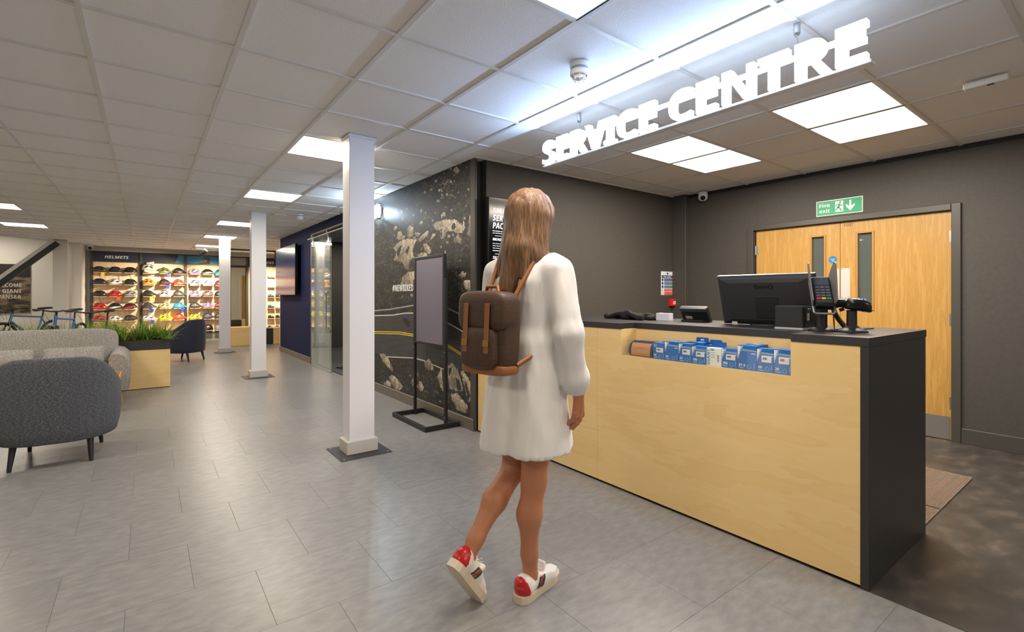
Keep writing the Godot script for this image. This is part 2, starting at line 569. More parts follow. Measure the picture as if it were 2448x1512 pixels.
# ---------------------------------------------------------------- lights
const WARM := Color(1.0, 0.945, 0.87)
const PANELS := [[2, 0], [6, 0], [7, 0], [6, -2], [7, -2], [2, -5], [2, -9], [2, -14], [2, -18], [2, -22], [-3, -14], [-3, -18], [-3, 0], [-3, -5], [-3, -9], [2, 4], [6, 4]]  # the last ones repeat the panel pattern out of view, for their light
func lights() -> void:
	var face := glow(Color(1.0, 0.97, 0.92), 1.6)
	var labels := {"6,0": "LED ceiling panel in the pair beside the fire exit sign, farther from the door wall", "7,0": "LED ceiling panel in the pair beside the fire exit sign, closer to the door wall",
		"6,-2": "LED ceiling panel in the pair behind the hanging sign, farther from the door wall", "7,-2": "LED ceiling panel in the pair behind the hanging sign, closer to the door wall",
		"2,0": "square LED ceiling panel beside the smoke detector, in front of the hanging sign",
		"2,-5": "square LED ceiling panel partly behind the top of the first white column",
		"2,-9": "square LED ceiling panel between the first and second white columns",
		"2,-14": "square LED ceiling panel just past the second white column",
		"2,-18": "square LED ceiling panel beside the top of the third white column",
		"2,-22": "square LED ceiling panel behind the black spotlight track",
		"-3,-14": "square LED ceiling panel over the seating, above the bikes", "-3,-18": "square LED ceiling panel beside the sloping stair beam",
		"-3,-5": "unseen LED ceiling panel over the charcoal armchair", "-3,-9": "unseen LED ceiling panel over the grey sofa", "-3,0": "unseen LED ceiling panel over the open floor before the armchair", "2,4": "unseen LED ceiling panel in line with the columns, farthest from the helmet display", "6,4": "unseen LED ceiling panel over the dark floor past the counter's black end"}
	for q in [[Vector3(3.664, CEIL, -10.29), "added LED ceiling panel lighting the far end of the room behind the glass door", 2.3], [Vector3(3.664, CEIL, -7.29), "added LED ceiling panel brightening the room inside the glass doorway", 2.0], [Vector3(-3.0, 2.70, -15.4), "added unseen LED panel under the stair void ceiling behind the fascia", 2.0]]:  # unseen panels added to brighten the glass-door room and the stair void
		panel(q[0], q[1], q[2], face)
	for p in PANELS:
		var key := "%d,%d" % [p[0], p[1]]
		var c := Vector3(GX + T * (p[0] + 0.5), CEIL, GZ + T * (p[1] + 0.5))
		panel(c, labels.get(key, "square LED ceiling panel above the open floor, out of the picture"), 2.3, face)
func panel(c: Vector3, label: String, energy: float, face: Material) -> void:
	var o := thing("ceiling_light", label, "ceiling light", c, 0.0, "LED ceiling panels")
	var fr := S()
	for s in [-1.0, 1.0]:
		bx(fr, Vector3(s * 0.289, 0.006, 0), Vector3(0.018, 0.012, 0.596), 0.002)
		bx(fr, Vector3(0, 0.006, s * 0.289), Vector3(0.56, 0.012, 0.018), 0.002)
	bx(fr, Vector3(0, 0.025, 0), Vector3(0.59, 0.02, 0.59))
	put("frame", fr, M.white, o)
	put("diffuser", box(Vector3(0, 0.008, 0), Vector3(0.56, 0.006, 0.56)), face, o)
	var l := AreaLight3D.new()
	l.name = "panel_light"
	l.area_size = Vector2(0.55, 0.55)
	l.light_color = WARM
	l.light_energy = energy
	l.area_range = 20.0
	l.shadow_enabled = true
	o.add_child(l)
	l.position = Vector3(0, 0.003, 0)
	l.rotation.x = -PI / 2

# ---------------------------------------------------------------- shell
func shell() -> void:
	var w := S()
	# door wall, x = 5.43, with the fire door opening
	bx(w, Vector3(5.505, 1.3, -3.27), Vector3(0.15, 2.6, 1.10))
	bx(w, Vector3(5.505, 1.3, 1.11), Vector3(0.15, 2.6, 4.28))
	bx(w, Vector3(5.505, 2.2825, -1.875), Vector3(0.15, 0.635, 1.69))
	wallpart("wall_right", w, M.dark_wall, "charcoal painted wall around the fire doors")
	wallpart("wall_back", cc(Vector3(2.50, 0, -3.72), Vector3(5.58, 2.6, -3.84)), M.dark_wall, "charcoal painted wall behind the counter's far end")
	wallpart("trim_1", cc(Vector3(5.345, 0, -3.72), Vector3(5.43, 2.6, -3.53), 0.004), M.dark_wall, "boxed-in pipe casing in the charcoal corner")
	# mural partition: mural board, grey edge strip
	wallpart("wall_mural", mural_quad(), mural_material(), "photo mural of a mountain road with pale boulders")
	var core := S()
	bx(core, Vector3(2.4425, 1.3, -5.42), Vector3(0.115, 2.6, 3.20))
	wallpart("wall_mural_core", core, M.dark_wall, "grey partition carrying the photo mural")
	wallpart("trim_2", cc(Vector3(2.376, 0, -3.72), Vector3(2.40, 2.48, -3.80), 0.003), M.dark_trim, "grey edge strip at the mural's outer corner")
	# glass front surround and navy wall
	var nv := S()
	bx(nv, Vector3(2.44, 1.3, -10.48), Vector3(0.12, 2.6, 2.56))
	bx(nv, Vector3(2.44, 2.47, -8.11), Vector3(0.12, 0.26, 2.18))
	wallpart("wall_navy", nv, M.navy, "navy painted wall with a television")
	var sf := S()
	bx(sf, Vector3(2.44, 1.17, -9.19), Vector3(0.14, 2.34, 0.05), 0.004)
	bx(sf, Vector3(2.44, 1.17, -7.03), Vector3(0.14, 2.34, 0.05), 0.004)
	bx(sf, Vector3(2.44, 2.325, -8.11), Vector3(0.14, 0.03, 2.12), 0.004)
	wallpart("trim_3", sf, flat(srgb(120, 118, 114), 0.4, 0.3), "grey metal frame of the glass doorway")
	# skirtings
	wallpart("baseboard_mural", cc(Vector3(2.365, 0, -3.735), Vector3(2.385, 0.105, -7.0), 0.004), M.skirt)
	wallpart("baseboard_navy", cc(Vector3(2.362, 0, -9.215), Vector3(2.385, 0.105, -11.775), 0.004), M.skirt)
	wallpart("baseboard_right", cc(Vector3(5.405, 0, -0.985), Vector3(5.435, 0.13, 3.2), 0.004), M.dark_trim)
	wallpart("baseboard_back", cc(Vector3(3.25, 0, -3.72), Vector3(5.35, 0.13, -3.695), 0.004), M.dark_trim)
	# room behind the glass door
	var inner := S()
	bx(inner, Vector3(3.95, 1.3, -11.70), Vector3(3.1, 2.6, 0.12))
	bx(inner, Vector3(5.5, 1.3, -7.7), Vector3(0.15, 2.6, 8.0))
	wallpart("wall_fitting_room", inner, M.dark_wall, "grey wall of the room behind the glass door")
	wallpart("floor_fitting_room", cc(Vector3(2.42, -0.05, -3.84), Vector3(5.5, 0.002, -11.7)), M.carpet, "speckled grey carpet behind the glass door")
	# far end and outer walls
	wallpart("wall_far", cc(Vector3(-7.0, 0, -16.45), Vector3(5.6, 3.6, -16.6)), M.white_wall, "pale wall behind the helmet display")
	wallpart("wall_far_right", cc(Vector3(4.6, 0, -11.76), Vector3(4.72, 2.6, -16.5)), M.white_wall)
	wallpart("wall_left", cc(Vector3(-6.15, 0, 3.2), Vector3(-6.0, 3.6, -16.5)), M.white_wall)
	wallpart("wall_front", cc(Vector3(-6.1, 0, 3.2), Vector3(5.6, 2.6, 3.35)), M.white_wall)
	wallpart("floor_behind_counter", cc(Vector3(2.402, -0.05, 3.2), Vector3(5.45, 0.002, -3.75)), M.dark_floor, "scuffed dark brown floor behind the counter")
	# bulkhead over the displays
	wallpart("trim_4", cc(Vector3(-1.25, 2.37, -16.2), Vector3(4.6, 2.5, -16.45)), flat(srgb(172, 168, 162), 0.7), "grey bulkhead above the helmet display")

func mural_quad() -> ArrayMesh:
	var st := S()
	var x := 2.378
	var n := Vector3(-1, 0, 0)
	var p := [Vector3(x, 0.1, -7.02), Vector3(x, 0.1, -3.80), Vector3(x, 2.48, -3.80), Vector3(x, 2.48, -7.02)]
	var uv := [Vector2(0, 1), Vector2(1, 1), Vector2(1, 0), Vector2(0, 0)]
	for k in [0, 2, 1, 0, 3, 2]:
		st.set_normal(n); st.set_uv(uv[k]); st.add_vertex(p[k])
	# board thickness
	for e in [[p[0], p[1], Vector3(0, -1, 0)], [p[1], p[2], Vector3(0, 0, 1)], [p[2], p[3], Vector3(0, 1, 0)]]:
		st.set_uv(Vector2(0.5, 0.02))
		var o := Vector3(0.007, 0, 0)
		quad(st, e[0], e[1], e[1] + o, e[0] + o, e[2])
	return st.commit()

const MW := 1288
const MH := 952
var mural: Image
func mpt(u: float, v: float) -> Vector2:
	var p := on_x(u, v, 2.378)
	return Vector2((p.z + 7.02) / 3.22 * MW, (2.48 - p.y) / 2.38 * MH)
func mpoly(zoom_origin: Vector2, sc: float, a: Array) -> PackedVector2Array:
	var q := PackedVector2Array()
	for i in range(0, a.size(), 2):
		q.append(mpt(zoom_origin.x + a[i] / sc, zoom_origin.y + a[i + 1] / sc))
	return q
var rough_n := FastNoiseLite.new()
var wob := 0.0
func mfill(poly: PackedVector2Array, how: Callable) -> void:
	var r := Rect2(poly[0], Vector2.ZERO)
	for p in poly: r = r.expand(p)
	for y in range(maxi(0, int(r.position.y)), mini(MH, int(r.end.y) + 1)):
		for x in range(maxi(0, int(r.position.x)), mini(MW, int(r.end.x) + 1)):
			var j := Vector2(rough_n.get_noise_2d(x, y), rough_n.get_noise_2d(x + 900, y)) * wob
			if Geometry2D.is_point_in_polygon(Vector2(x + 0.5, y + 0.5) + j, poly):
				mural.set_pixel(x, y, how.call(x, y, r))
func mline(pts: PackedVector2Array, w: float, c: Color) -> void:
	for i in pts.size() - 1:
		var a := pts[i]; var b := pts[i + 1]
		var nn := (b - a).orthogonal().normalized() * w / 2
		var e := (b - a).normalized() * 1.0
		mfill(PackedVector2Array([a - nn - e, b - nn + e, b + nn + e, a + nn - e]), func(_x, _y, _r): return c)
func mural_material() -> StandardMaterial3D:
	mural = Image.create(MW, MH, false, Image.FORMAT_RGB8)
	rough_n.seed = 77; rough_n.frequency = 0.07; rough_n.fractal_octaves = 3
	var n1 := FastNoiseLite.new(); n1.seed = 31; n1.frequency = 0.011; n1.fractal_octaves = 4
	var n2 := FastNoiseLite.new(); n2.seed = 32; n2.frequency = 0.09; n2.fractal_octaves = 3
	var n3 := FastNoiseLite.new(); n3.seed = 33; n3.frequency = 0.035; n3.fractal_octaves = 4
	for y in MH:
		for x in MW:
			var a := n1.get_noise_2d(x, y) * 0.5 + 0.5
			var f := n2.get_noise_2d(x + n3.get_noise_2d(x, y) * 22.0, y * 0.55) * 0.5 + 0.5
			var v := 0.075 + 0.17 * a * f + 0.85 * pow(maxf(f - 0.45, 0.0), 1.3) * (0.35 + 1.1 * a)
			var c := Color(v * 1.02, v * 1.0, v * 0.84)
			if a > 0.56 and f > 0.45: c = c.lerp(Color(0.36, 0.33, 0.2) * (0.4 + f * 0.8), (a - 0.56) * 1.6)
			mural.set_pixel(x, y, c)
	# bare rock speckle up the slope
	rng.seed = 91
	var ZA := Vector2(860, 370); var za := 4.319
	var ZB := Vector2(860, 700); var zb := 4.2
	var n4 := FastNoiseLite.new(); n4.seed = 34; n4.noise_type = FastNoiseLite.TYPE_CELLULAR; n4.cellular_return_type = FastNoiseLite.RETURN_CELL_VALUE; n4.frequency = 0.045; n4.domain_warp_enabled = true; n4.domain_warp_amplitude = 18.0; n4.domain_warp_frequency = 0.03
	var rock := func(x, y, r):
		var h: float = n3.get_noise_2d(x * 1.6, y * 1.2) * 0.5 + 0.5
		var g: float = n2.get_noise_2d(x * 1.3 + 80, y * 1.3) * 0.5 + 0.5
		var crack := 0.5 if absf(n1.get_noise_2d(x * 2.2 + 300, y * 1.3 + 40)) < 0.02 else 1.0
		var t: float = clampf(0.66 + 0.3 * h + 0.22 * n4.get_noise_2d(x, y) + 0.3 * (g - 0.5) - 0.3 * ((y - r.position.y) / maxf(r.size.y, 1.0)) - 0.22 * ((r.end.x - x) / maxf(r.size.x, 1.0)) + 0.12, 0.2, 1.12)
		return Color(0.92, 0.85, 0.73) * t * crack
	var dim := func(x, y, r):
		var c: Color = rock.call(x, y, r)
		return Color(c.r * 0.72, c.g * 0.72, c.b * 0.72)
	wob = 7.0
	for k in 150:
		var px := rng.randf_range(330, 1160); var py := rng.randf_range(60, 1480)
		if k < 40:
			px = rng.randf_range(820, 1010); py = rng.randf_range(110, 460)
		var s := rng.randf_range(5, 17)
		var a := []
		for j in 7:
			var t := TAU * j / 7
			var q := s * rng.randf_range(0.5, 1.1)
			a.append(px + cos(t) * q); a.append(py + sin(t) * q * 1.2)
		mfill(mpoly(ZA, za, a), rock if k % 3 else dim)
	for k in 30:
		var px := rng.randf_range(150, 1120); var py := rng.randf_range(800, 1200)
		if py > 830 + (px - 150) * 0.42: continue
		var s := rng.randf_range(5, 22)
		var a := []
		for j in 7:
			var t := TAU * j / 7
			var q := s * rng.randf_range(0.5, 1.1)
			a.append(px + cos(t) * q); a.append(py + sin(t) * q)
		mfill(mpoly(ZB, zb, a), dim)
	for a in [
		[755, 725, 800, 690, 900, 668, 980, 670, 1020, 700, 1055, 725, 1075, 685, 1088, 740, 1080, 790, 1030, 815, 980, 800, 940, 790, 900, 800, 870, 870, 840, 875, 830, 770, 800, 790, 775, 760],
		[345, 970, 370, 930, 440, 880, 500, 865, 590, 880, 560, 930, 545, 1000, 555, 1060, 520, 1090, 500, 1190, 470, 1180, 440, 1110, 370, 1100, 350, 1090, 380, 1010],
		[590, 880, 690, 790, 715, 790, 700, 840, 640, 890, 610, 900], [650, 925, 690, 915, 725, 960, 740, 1000, 720, 1030, 680, 1000],
		[590, 1040, 640, 1010, 690, 1020, 705, 1050, 620, 1075], [485, 850, 490, 760, 520, 730, 550, 760, 555, 830, 520, 860],
		[375, 860, 395, 800, 420, 785, 440, 820, 410, 880], [410, 870, 450, 830, 475, 840, 440, 890], [965, 880, 1000, 840, 1050, 870, 1040, 910, 980, 910],
		[1125, 660, 1160, 600, 1170, 600, 1170, 850, 1150, 850, 1100, 830, 1110, 770, 1130, 740], [1030, 1240, 1060, 1205, 1100, 1230, 1080, 1270, 1045, 1270],
		[1070, 1310, 1110, 1295, 1170, 1310, 1170, 1400, 1120, 1420, 1080, 1360], [420, 1350, 440, 1270, 500, 1210, 560, 1205, 640, 1250, 600, 1350, 500, 1370],
		[960, 160, 1000, 120, 1030, 160, 1000, 200], [835, 640, 860, 595, 888, 605, 880, 650, 862, 630, 850, 660], [610, 720, 640, 678, 650, 700, 630, 730],
		[345, 760, 365, 735, 390, 745, 360, 790], [725, 870, 750, 820, 785, 810, 770, 850, 730, 890], [560, 800, 635, 810, 600, 850, 575, 840], [620, 590, 640, 555, 645, 590, 630, 600]]:
		mfill(mpoly(ZA, za, a), rock)
	for a in [[380, 1010, 400, 960, 440, 930, 420, 1000, 395, 1060], [470, 1000, 500, 940, 515, 960, 490, 1040], [945, 730, 975, 705, 1000, 740, 970, 775, 950, 770], [838, 770, 850, 760, 850, 830, 842, 860], [560, 940, 600, 930, 640, 960, 600, 1000, 570, 1000]]:
		mfill(mpoly(ZA, za, a), func(x, y, _r): return Color(0.17, 0.16, 0.13) * (0.7 + n2.get_noise_2d(x, y) * 0.8))
	wob = 0.0
	# road
	var road := mpoly(ZB, zb, [-900, 260, -300, 245, 150, 230, 350, 218, 540, 205, 700, 225, 875, 295, 1000, 365, 1150, 460, 1150, 800, 1000, 770, 880, 715, 790, 722, 650, 680, 540, 650, 300, 640, 150, 600, -300, 590, -900, 600])
	mfill(road, func(x, y, _r):
		var q := n1.get_noise_2d(x * 0.6, y * 6.0) * 0.5 + 0.5
		var k := 0.19 + 0.10 * q + 0.05 * n2.get_noise_2d(x * 2.0, y * 2.0)
		return Color(k * 1.0, k * 0.99, k * 1.0))
	mline(mpoly(ZB, zb, [-900, 210, -200, 200, 150, 182, 300, 168, 540, 128, 700, 110, 870, 150, 1000, 215, 1150, 305]), 6.0, Color(0.62, 0.64, 0.66))
	mline(mpoly(ZB, zb, [-900, 222, -200, 212, 150, 194, 300, 180, 540, 142, 700, 124, 870, 166, 1000, 232, 1150, 322]), 2.5, Color(0.2, 0.2, 0.2))
	mline(mpoly(ZB, zb, [-900, 250, -200, 245, 150, 232, 330, 226, 460, 206, 540, 206, 700, 226, 870, 298, 1000, 370, 1150, 465]), 5.0, Color(0.84, 0.83, 0.78))
	for dy in [-9, 9]:
		mline(mpoly(ZB, zb, [-900, 400 + dy, -200, 398 + dy, 150, 400 + dy, 400, 406 + dy, 540, 428 + dy, 700, 455 + dy, 875, 528 + dy, 960, 582 + dy, 1045, 640 + dy, 1150, 715 + dy]), 4.2, Color(0.93, 0.79, 0.13))
	mline(mpoly(ZB, zb, [270, 645, 540, 657, 640, 682, 760, 735, 840, 770]), 5.0, Color(0.82, 0.81, 0.77))
	wob = 7.0
	for a in [[200, 620, 240, 612, 280, 650, 330, 760, 335, 800, 300, 770, 230, 690], [650, 700, 690, 665, 720, 700, 745, 770, 690, 782, 655, 750], [290, 850, 330, 825, 380, 870, 435, 950, 400, 985, 350, 978, 320, 900],
		[235, 915, 280, 880, 320, 910, 310, 945, 260, 948], [510, 900, 545, 850, 560, 900, 530, 940], [775, 850, 820, 750, 840, 1000, 800, 930], [880, 730, 930, 708, 980, 770, 1010, 860, 1040, 990, 960, 990, 900, 960, 885, 850],
		[1010, 790, 1040, 785, 1130, 920, 1140, 1060, 1090, 1110, 1040, 900], [910, 1020, 980, 1010, 1090, 1140, 1060, 1212, 980, 1180, 930, 1080], [590, 890, 620, 895, 645, 960, 620, 1000, 590, 980]]:
		mfill(mpoly(ZB, zb, a), rock)
	for a in [[890, 770, 925, 745, 920, 800, 895, 840], [960, 850, 1000, 880, 1030, 980, 980, 985], [1050, 900, 1065, 900, 1115, 1050, 1090, 1080]]:
		mfill(mpoly(ZB, zb, a), func(x, y, _r): return Color(0.22, 0.21, 0.19) * (0.8 + n2.get_noise_2d(x, y) * 0.8))
	wob = 0.0
	# small rider leaning into the bend
	mfill(mpoly(ZB, zb, [428, 262, 450, 250, 480, 262, 500, 300, 507, 345, 490, 352, 462, 325, 440, 300]), func(_x, _y, _r): return Color(0.10, 0.11, 0.13))
	mfill(mpoly(ZB, zb, [440, 222, 462, 220, 470, 240, 462, 258, 446, 250]), func(_x, _y, _r): return Color(0.12, 0.26, 0.58))
	var m := StandardMaterial3D.new()
	m.albedo_texture = ImageTexture.create_from_image(mural)
	m.roughness = 0.5
	return m

func ceiling() -> void:
	var o := struct("ceiling", "suspended ceiling of square white mineral tiles in a metal grid")
	var used := {}
	for p in PANELS: used[Vector2i(p[0], p[1])] = true
	var mesh := box(Vector3(0, 0.015, 0), Vector3(T - 0.012, 0.012, T - 0.012), 0.003).commit()
	var cells := []
	for i in range(-10, 10):
		for j in range(-25, 8):
			if used.has(Vector2i(i, j)): continue
			var c := Vector3(GX + T * (i + 0.5), CEIL, GZ + T * (j + 0.5))
			if c.x > 5.6 or c.z > 3.2: continue
			# the ceiling stops at the stair void
			if c.x < -1.2 and c.z < -14.2 - (c.x + 2.4) * 1.5 - 0.3: continue
			var q := c - EYE
			var d := q.x * sin(YAW) - q.z * cos(YAW)
			var u := CXP + FPX * (q.x * cos(YAW) + q.z * sin(YAW)) / d
			var seen := d > 0.8 and u > -350 and u < 2800
			cells.append([c, (0.0 if seen else 1000.0) + q.length()])
	cells.sort_custom(func(a, b): return a[1] < b[1])
	var rest := S()
	for k in cells.size():
		if k < 290:
			put("ceiling_tile", mesh, M.ceiling_tile, o, cells[k][0])
		else:
			bx(rest, cells[k][0] + Vector3(0, 0.015, 0), Vector3(T - 0.012, 0.012, T - 0.012))
	var f := put("ceiling_tile_field", rest, M.ceiling_tile, o)
	f.set_meta("kind", "stuff")
	for i in range(-10, 11):
		var x := GX + T * i
		if x > 5.43: continue
		var z0 := -16.4
		if x < -1.2: z0 = -14.2 - (x + 2.4) * 1.5
		put("main_bar", cc(Vector3(x - 0.012, CEIL, z0), Vector3(x + 0.012, CEIL + 0.03, 3.2)), M.tee, o)
	for j in range(-25, 8):
		var z := GZ + T * j
		var x0 := -6.0
		if z < -14.2: x0 = maxf(-6.0, -2.4 - (z + 14.2) / 1.5)
		put("cross_bar", cc(Vector3(x0, CEIL + 0.0005, z - 0.012), Vector3(5.43, CEIL + 0.03, z + 0.012)), M.tee, o)
	put("edge_angle", cc(Vector3(5.418, CEIL - 0.026, -3.53), Vector3(5.4295, CEIL + 0.03, 3.2)), M.black_matte, o)
	put("edge_angle", cc(Vector3(2.376, CEIL - 0.001, -3.70), Vector3(5.43, CEIL + 0.03, -3.72)), M.tee, o)
	# fascia at the stair void and the soffit above everything
	var a := Vector3(-5.2, 0, -10.0); var b := Vector3(-1.2, 0, -16.0)
	var xf := Transform3D(Basis.looking_at((b - a).normalized()), (a + b) * 0.5 + Vector3(0, 2.53, 0))
	wallpart("trim_5", box(Vector3.ZERO, Vector3(0.03, 0.14, (b - a).length()), 0.0, xf), M.white_wall, "white fascia along the stair opening")
	wallpart("ceiling_slab", cc(Vector3(-6.2, 2.72, -16.6), Vector3(5.7, 2.8, 3.4)), M.white_wall, "slab above the ceiling tiles")

func floor_tiles() -> void:
	var o := struct("floor", "grey stone-look vinyl tile floor")
	put("screed", cc(Vector3(-6.1, -0.06, -16.6), Vector3(2.402, -0.0015, 3.3)), M.joint, o)
	put("screed", cc(Vector3(2.402, -0.06, -11.7), Vector3(4.7, -0.0015, -16.6)), M.joint, o)
	var dx := 0.457; var dz := 0.4525
	var meshes := {}
	var cells := []
	for j in range(-32, 11):
		var z0 := -1.983 + dz * j
		var sh := 0.39 if posmod(j, 2) == 1 else 0.618
		for i in range(-15, 11):
			var x0 := sh + dx * i
			var x1 := x0 + dx
			var lim := 2.402 if z0 > -11.9 else 4.6
			if x0 > lim - 0.02 or x0 < -6.0: continue
			x1 = minf(x1, lim)
			var c := Vector3((x0 + x1) / 2, 0, z0 + dz / 2)
			if c.z > 3.2: continue
			var q := c - EYE
			var d := q.x * sin(YAW) - q.z * cos(YAW)
			var u := CXP + FPX * (q.x * cos(YAW) + q.z * sin(YAW)) / d
			var seen := d > 1.2 and u > -200 and u < 2600
			cells.append([c, x1 - x0, (0.0 if seen else 1000.0) + q.length(), posmod(i * 7 + j * 13 + (i * j) % 5, 4)])
	cells.sort_custom(func(a, b): return a[2] < b[2])
	var rest := S()
	for k in cells.size():
		var w: float = cells[k][1]
		if k < 295:
			var key := snappedf(w, 0.001)
			if not meshes.has(key):
				meshes[key] = box(Vector3(0, -0.002, 0), Vector3(w - 0.0010, 0.004, dz - 0.0010), 0.0004).commit()
			put("floor_tile", meshes[key], M.floor_tile[cells[k][3]], o, cells[k][0])
		else:
			bx(rest, cells[k][0] + Vector3(0, -0.002, 0), Vector3(w - 0.001, 0.004, dz - 0.001))
	put("floor_tile_field", rest, M.floor_tile[0], o).set_meta("kind", "stuff")

# ---------------------------------------------------------------- reception counter
func counter() -> void:
	var o := thing("reception_counter", "long birch plywood reception counter with black top, black end panel and recessed shelf", "counter", Vector3(2.40, 0, -2.2))
	var off := Vector3(-2.40, 0, 2.2)
	var add := func(called, a: Vector3, b: Vector3, m, bev := 0.0015): return put(called, cc(a + off, b + off, bev), m, o)
	var zx := Transform3D(Basis(Vector3(0, 0, 1), Vector3(0, 1, 0), Vector3(-1, 0, 0)), Vector3(2.418, 0, 0) + off)
	put("front_panel", prism(S(), V2([-2.2465, 0.014, -0.7545, 0.014, -0.7545, 1.020, -1.031, 1.020, -1.031, 0.856, -2.043, 0.856, -2.043, 1.020, -2.2465, 1.020]), 0.018, zx), M.ply, o)
	put("front_panel", prism(S(), V2([-3.705, 0.014, -2.2485, 0.014, -2.2485, 1.020, -3.705, 1.020]), 0.018, zx), M.ply, o)
	add.call("end_panel", Vector3(2.398, 0.004, -0.754), Vector3(3.22, 1.0205, -0.724), M.laminate, 0.001)
	add.call("end_panel", Vector3(2.418, 0.004, -3.71), Vector3(3.22, 1.0205, -3.69), M.laminate, 0.001)
	add.call("back_panel", Vector3(3.18, 0.004, -3.69), Vector3(3.20, 1.0205, -0.754), M.laminate, 0.001)
	add.call("plinth", Vector3(2.425, 0.002, -3.69), Vector3(2.44, 0.2, -0.76), M.black_matte, 0.0)
	# worktop with the notch over the shelf
	var xz := Transform3D(Basis(Vector3(1, 0, 0), Vector3(0, 0, 1), Vector3(0, -1, 0)), Vector3(0, 1.057, 0) + off)
	put("worktop", prism(S(), V2([2.396, -3.71, 3.225, -3.71, 3.225, -0.722, 2.396, -0.722, 2.396, -1.029, 2.545, -1.029, 2.545, -2.045, 2.396, -2.045]), 0.036, xz), M.laminate, o)
	add.call("shelf_board", Vector3(2.4185, 0.838, -2.06), Vector3(2.565, 0.856, -1.015), M.ply)
	add.call("shelf_back", Vector3(2.549, 0.856, -2.06), Vector3(2.565, 1.021, -1.015), M.ply)
	add.call("shelf_cheek", Vector3(2.418, 0.856, -2.061), Vector3(2.549, 1.021, -2.043), M.ply)
	add.call("shelf_cheek", Vector3(2.418, 0.856, -1.031), Vector3(2.549, 1.021, -1.013), M.ply)
	var lip := add.call("clear_lip", Vector3(2.404, 0.857, -2.042), Vector3(2.407, 0.952, -1.032), pane(Color(0.95, 1.0, 0.98), 0.02), 0.0)
	lip.set_meta("label", "clear acrylic lip")

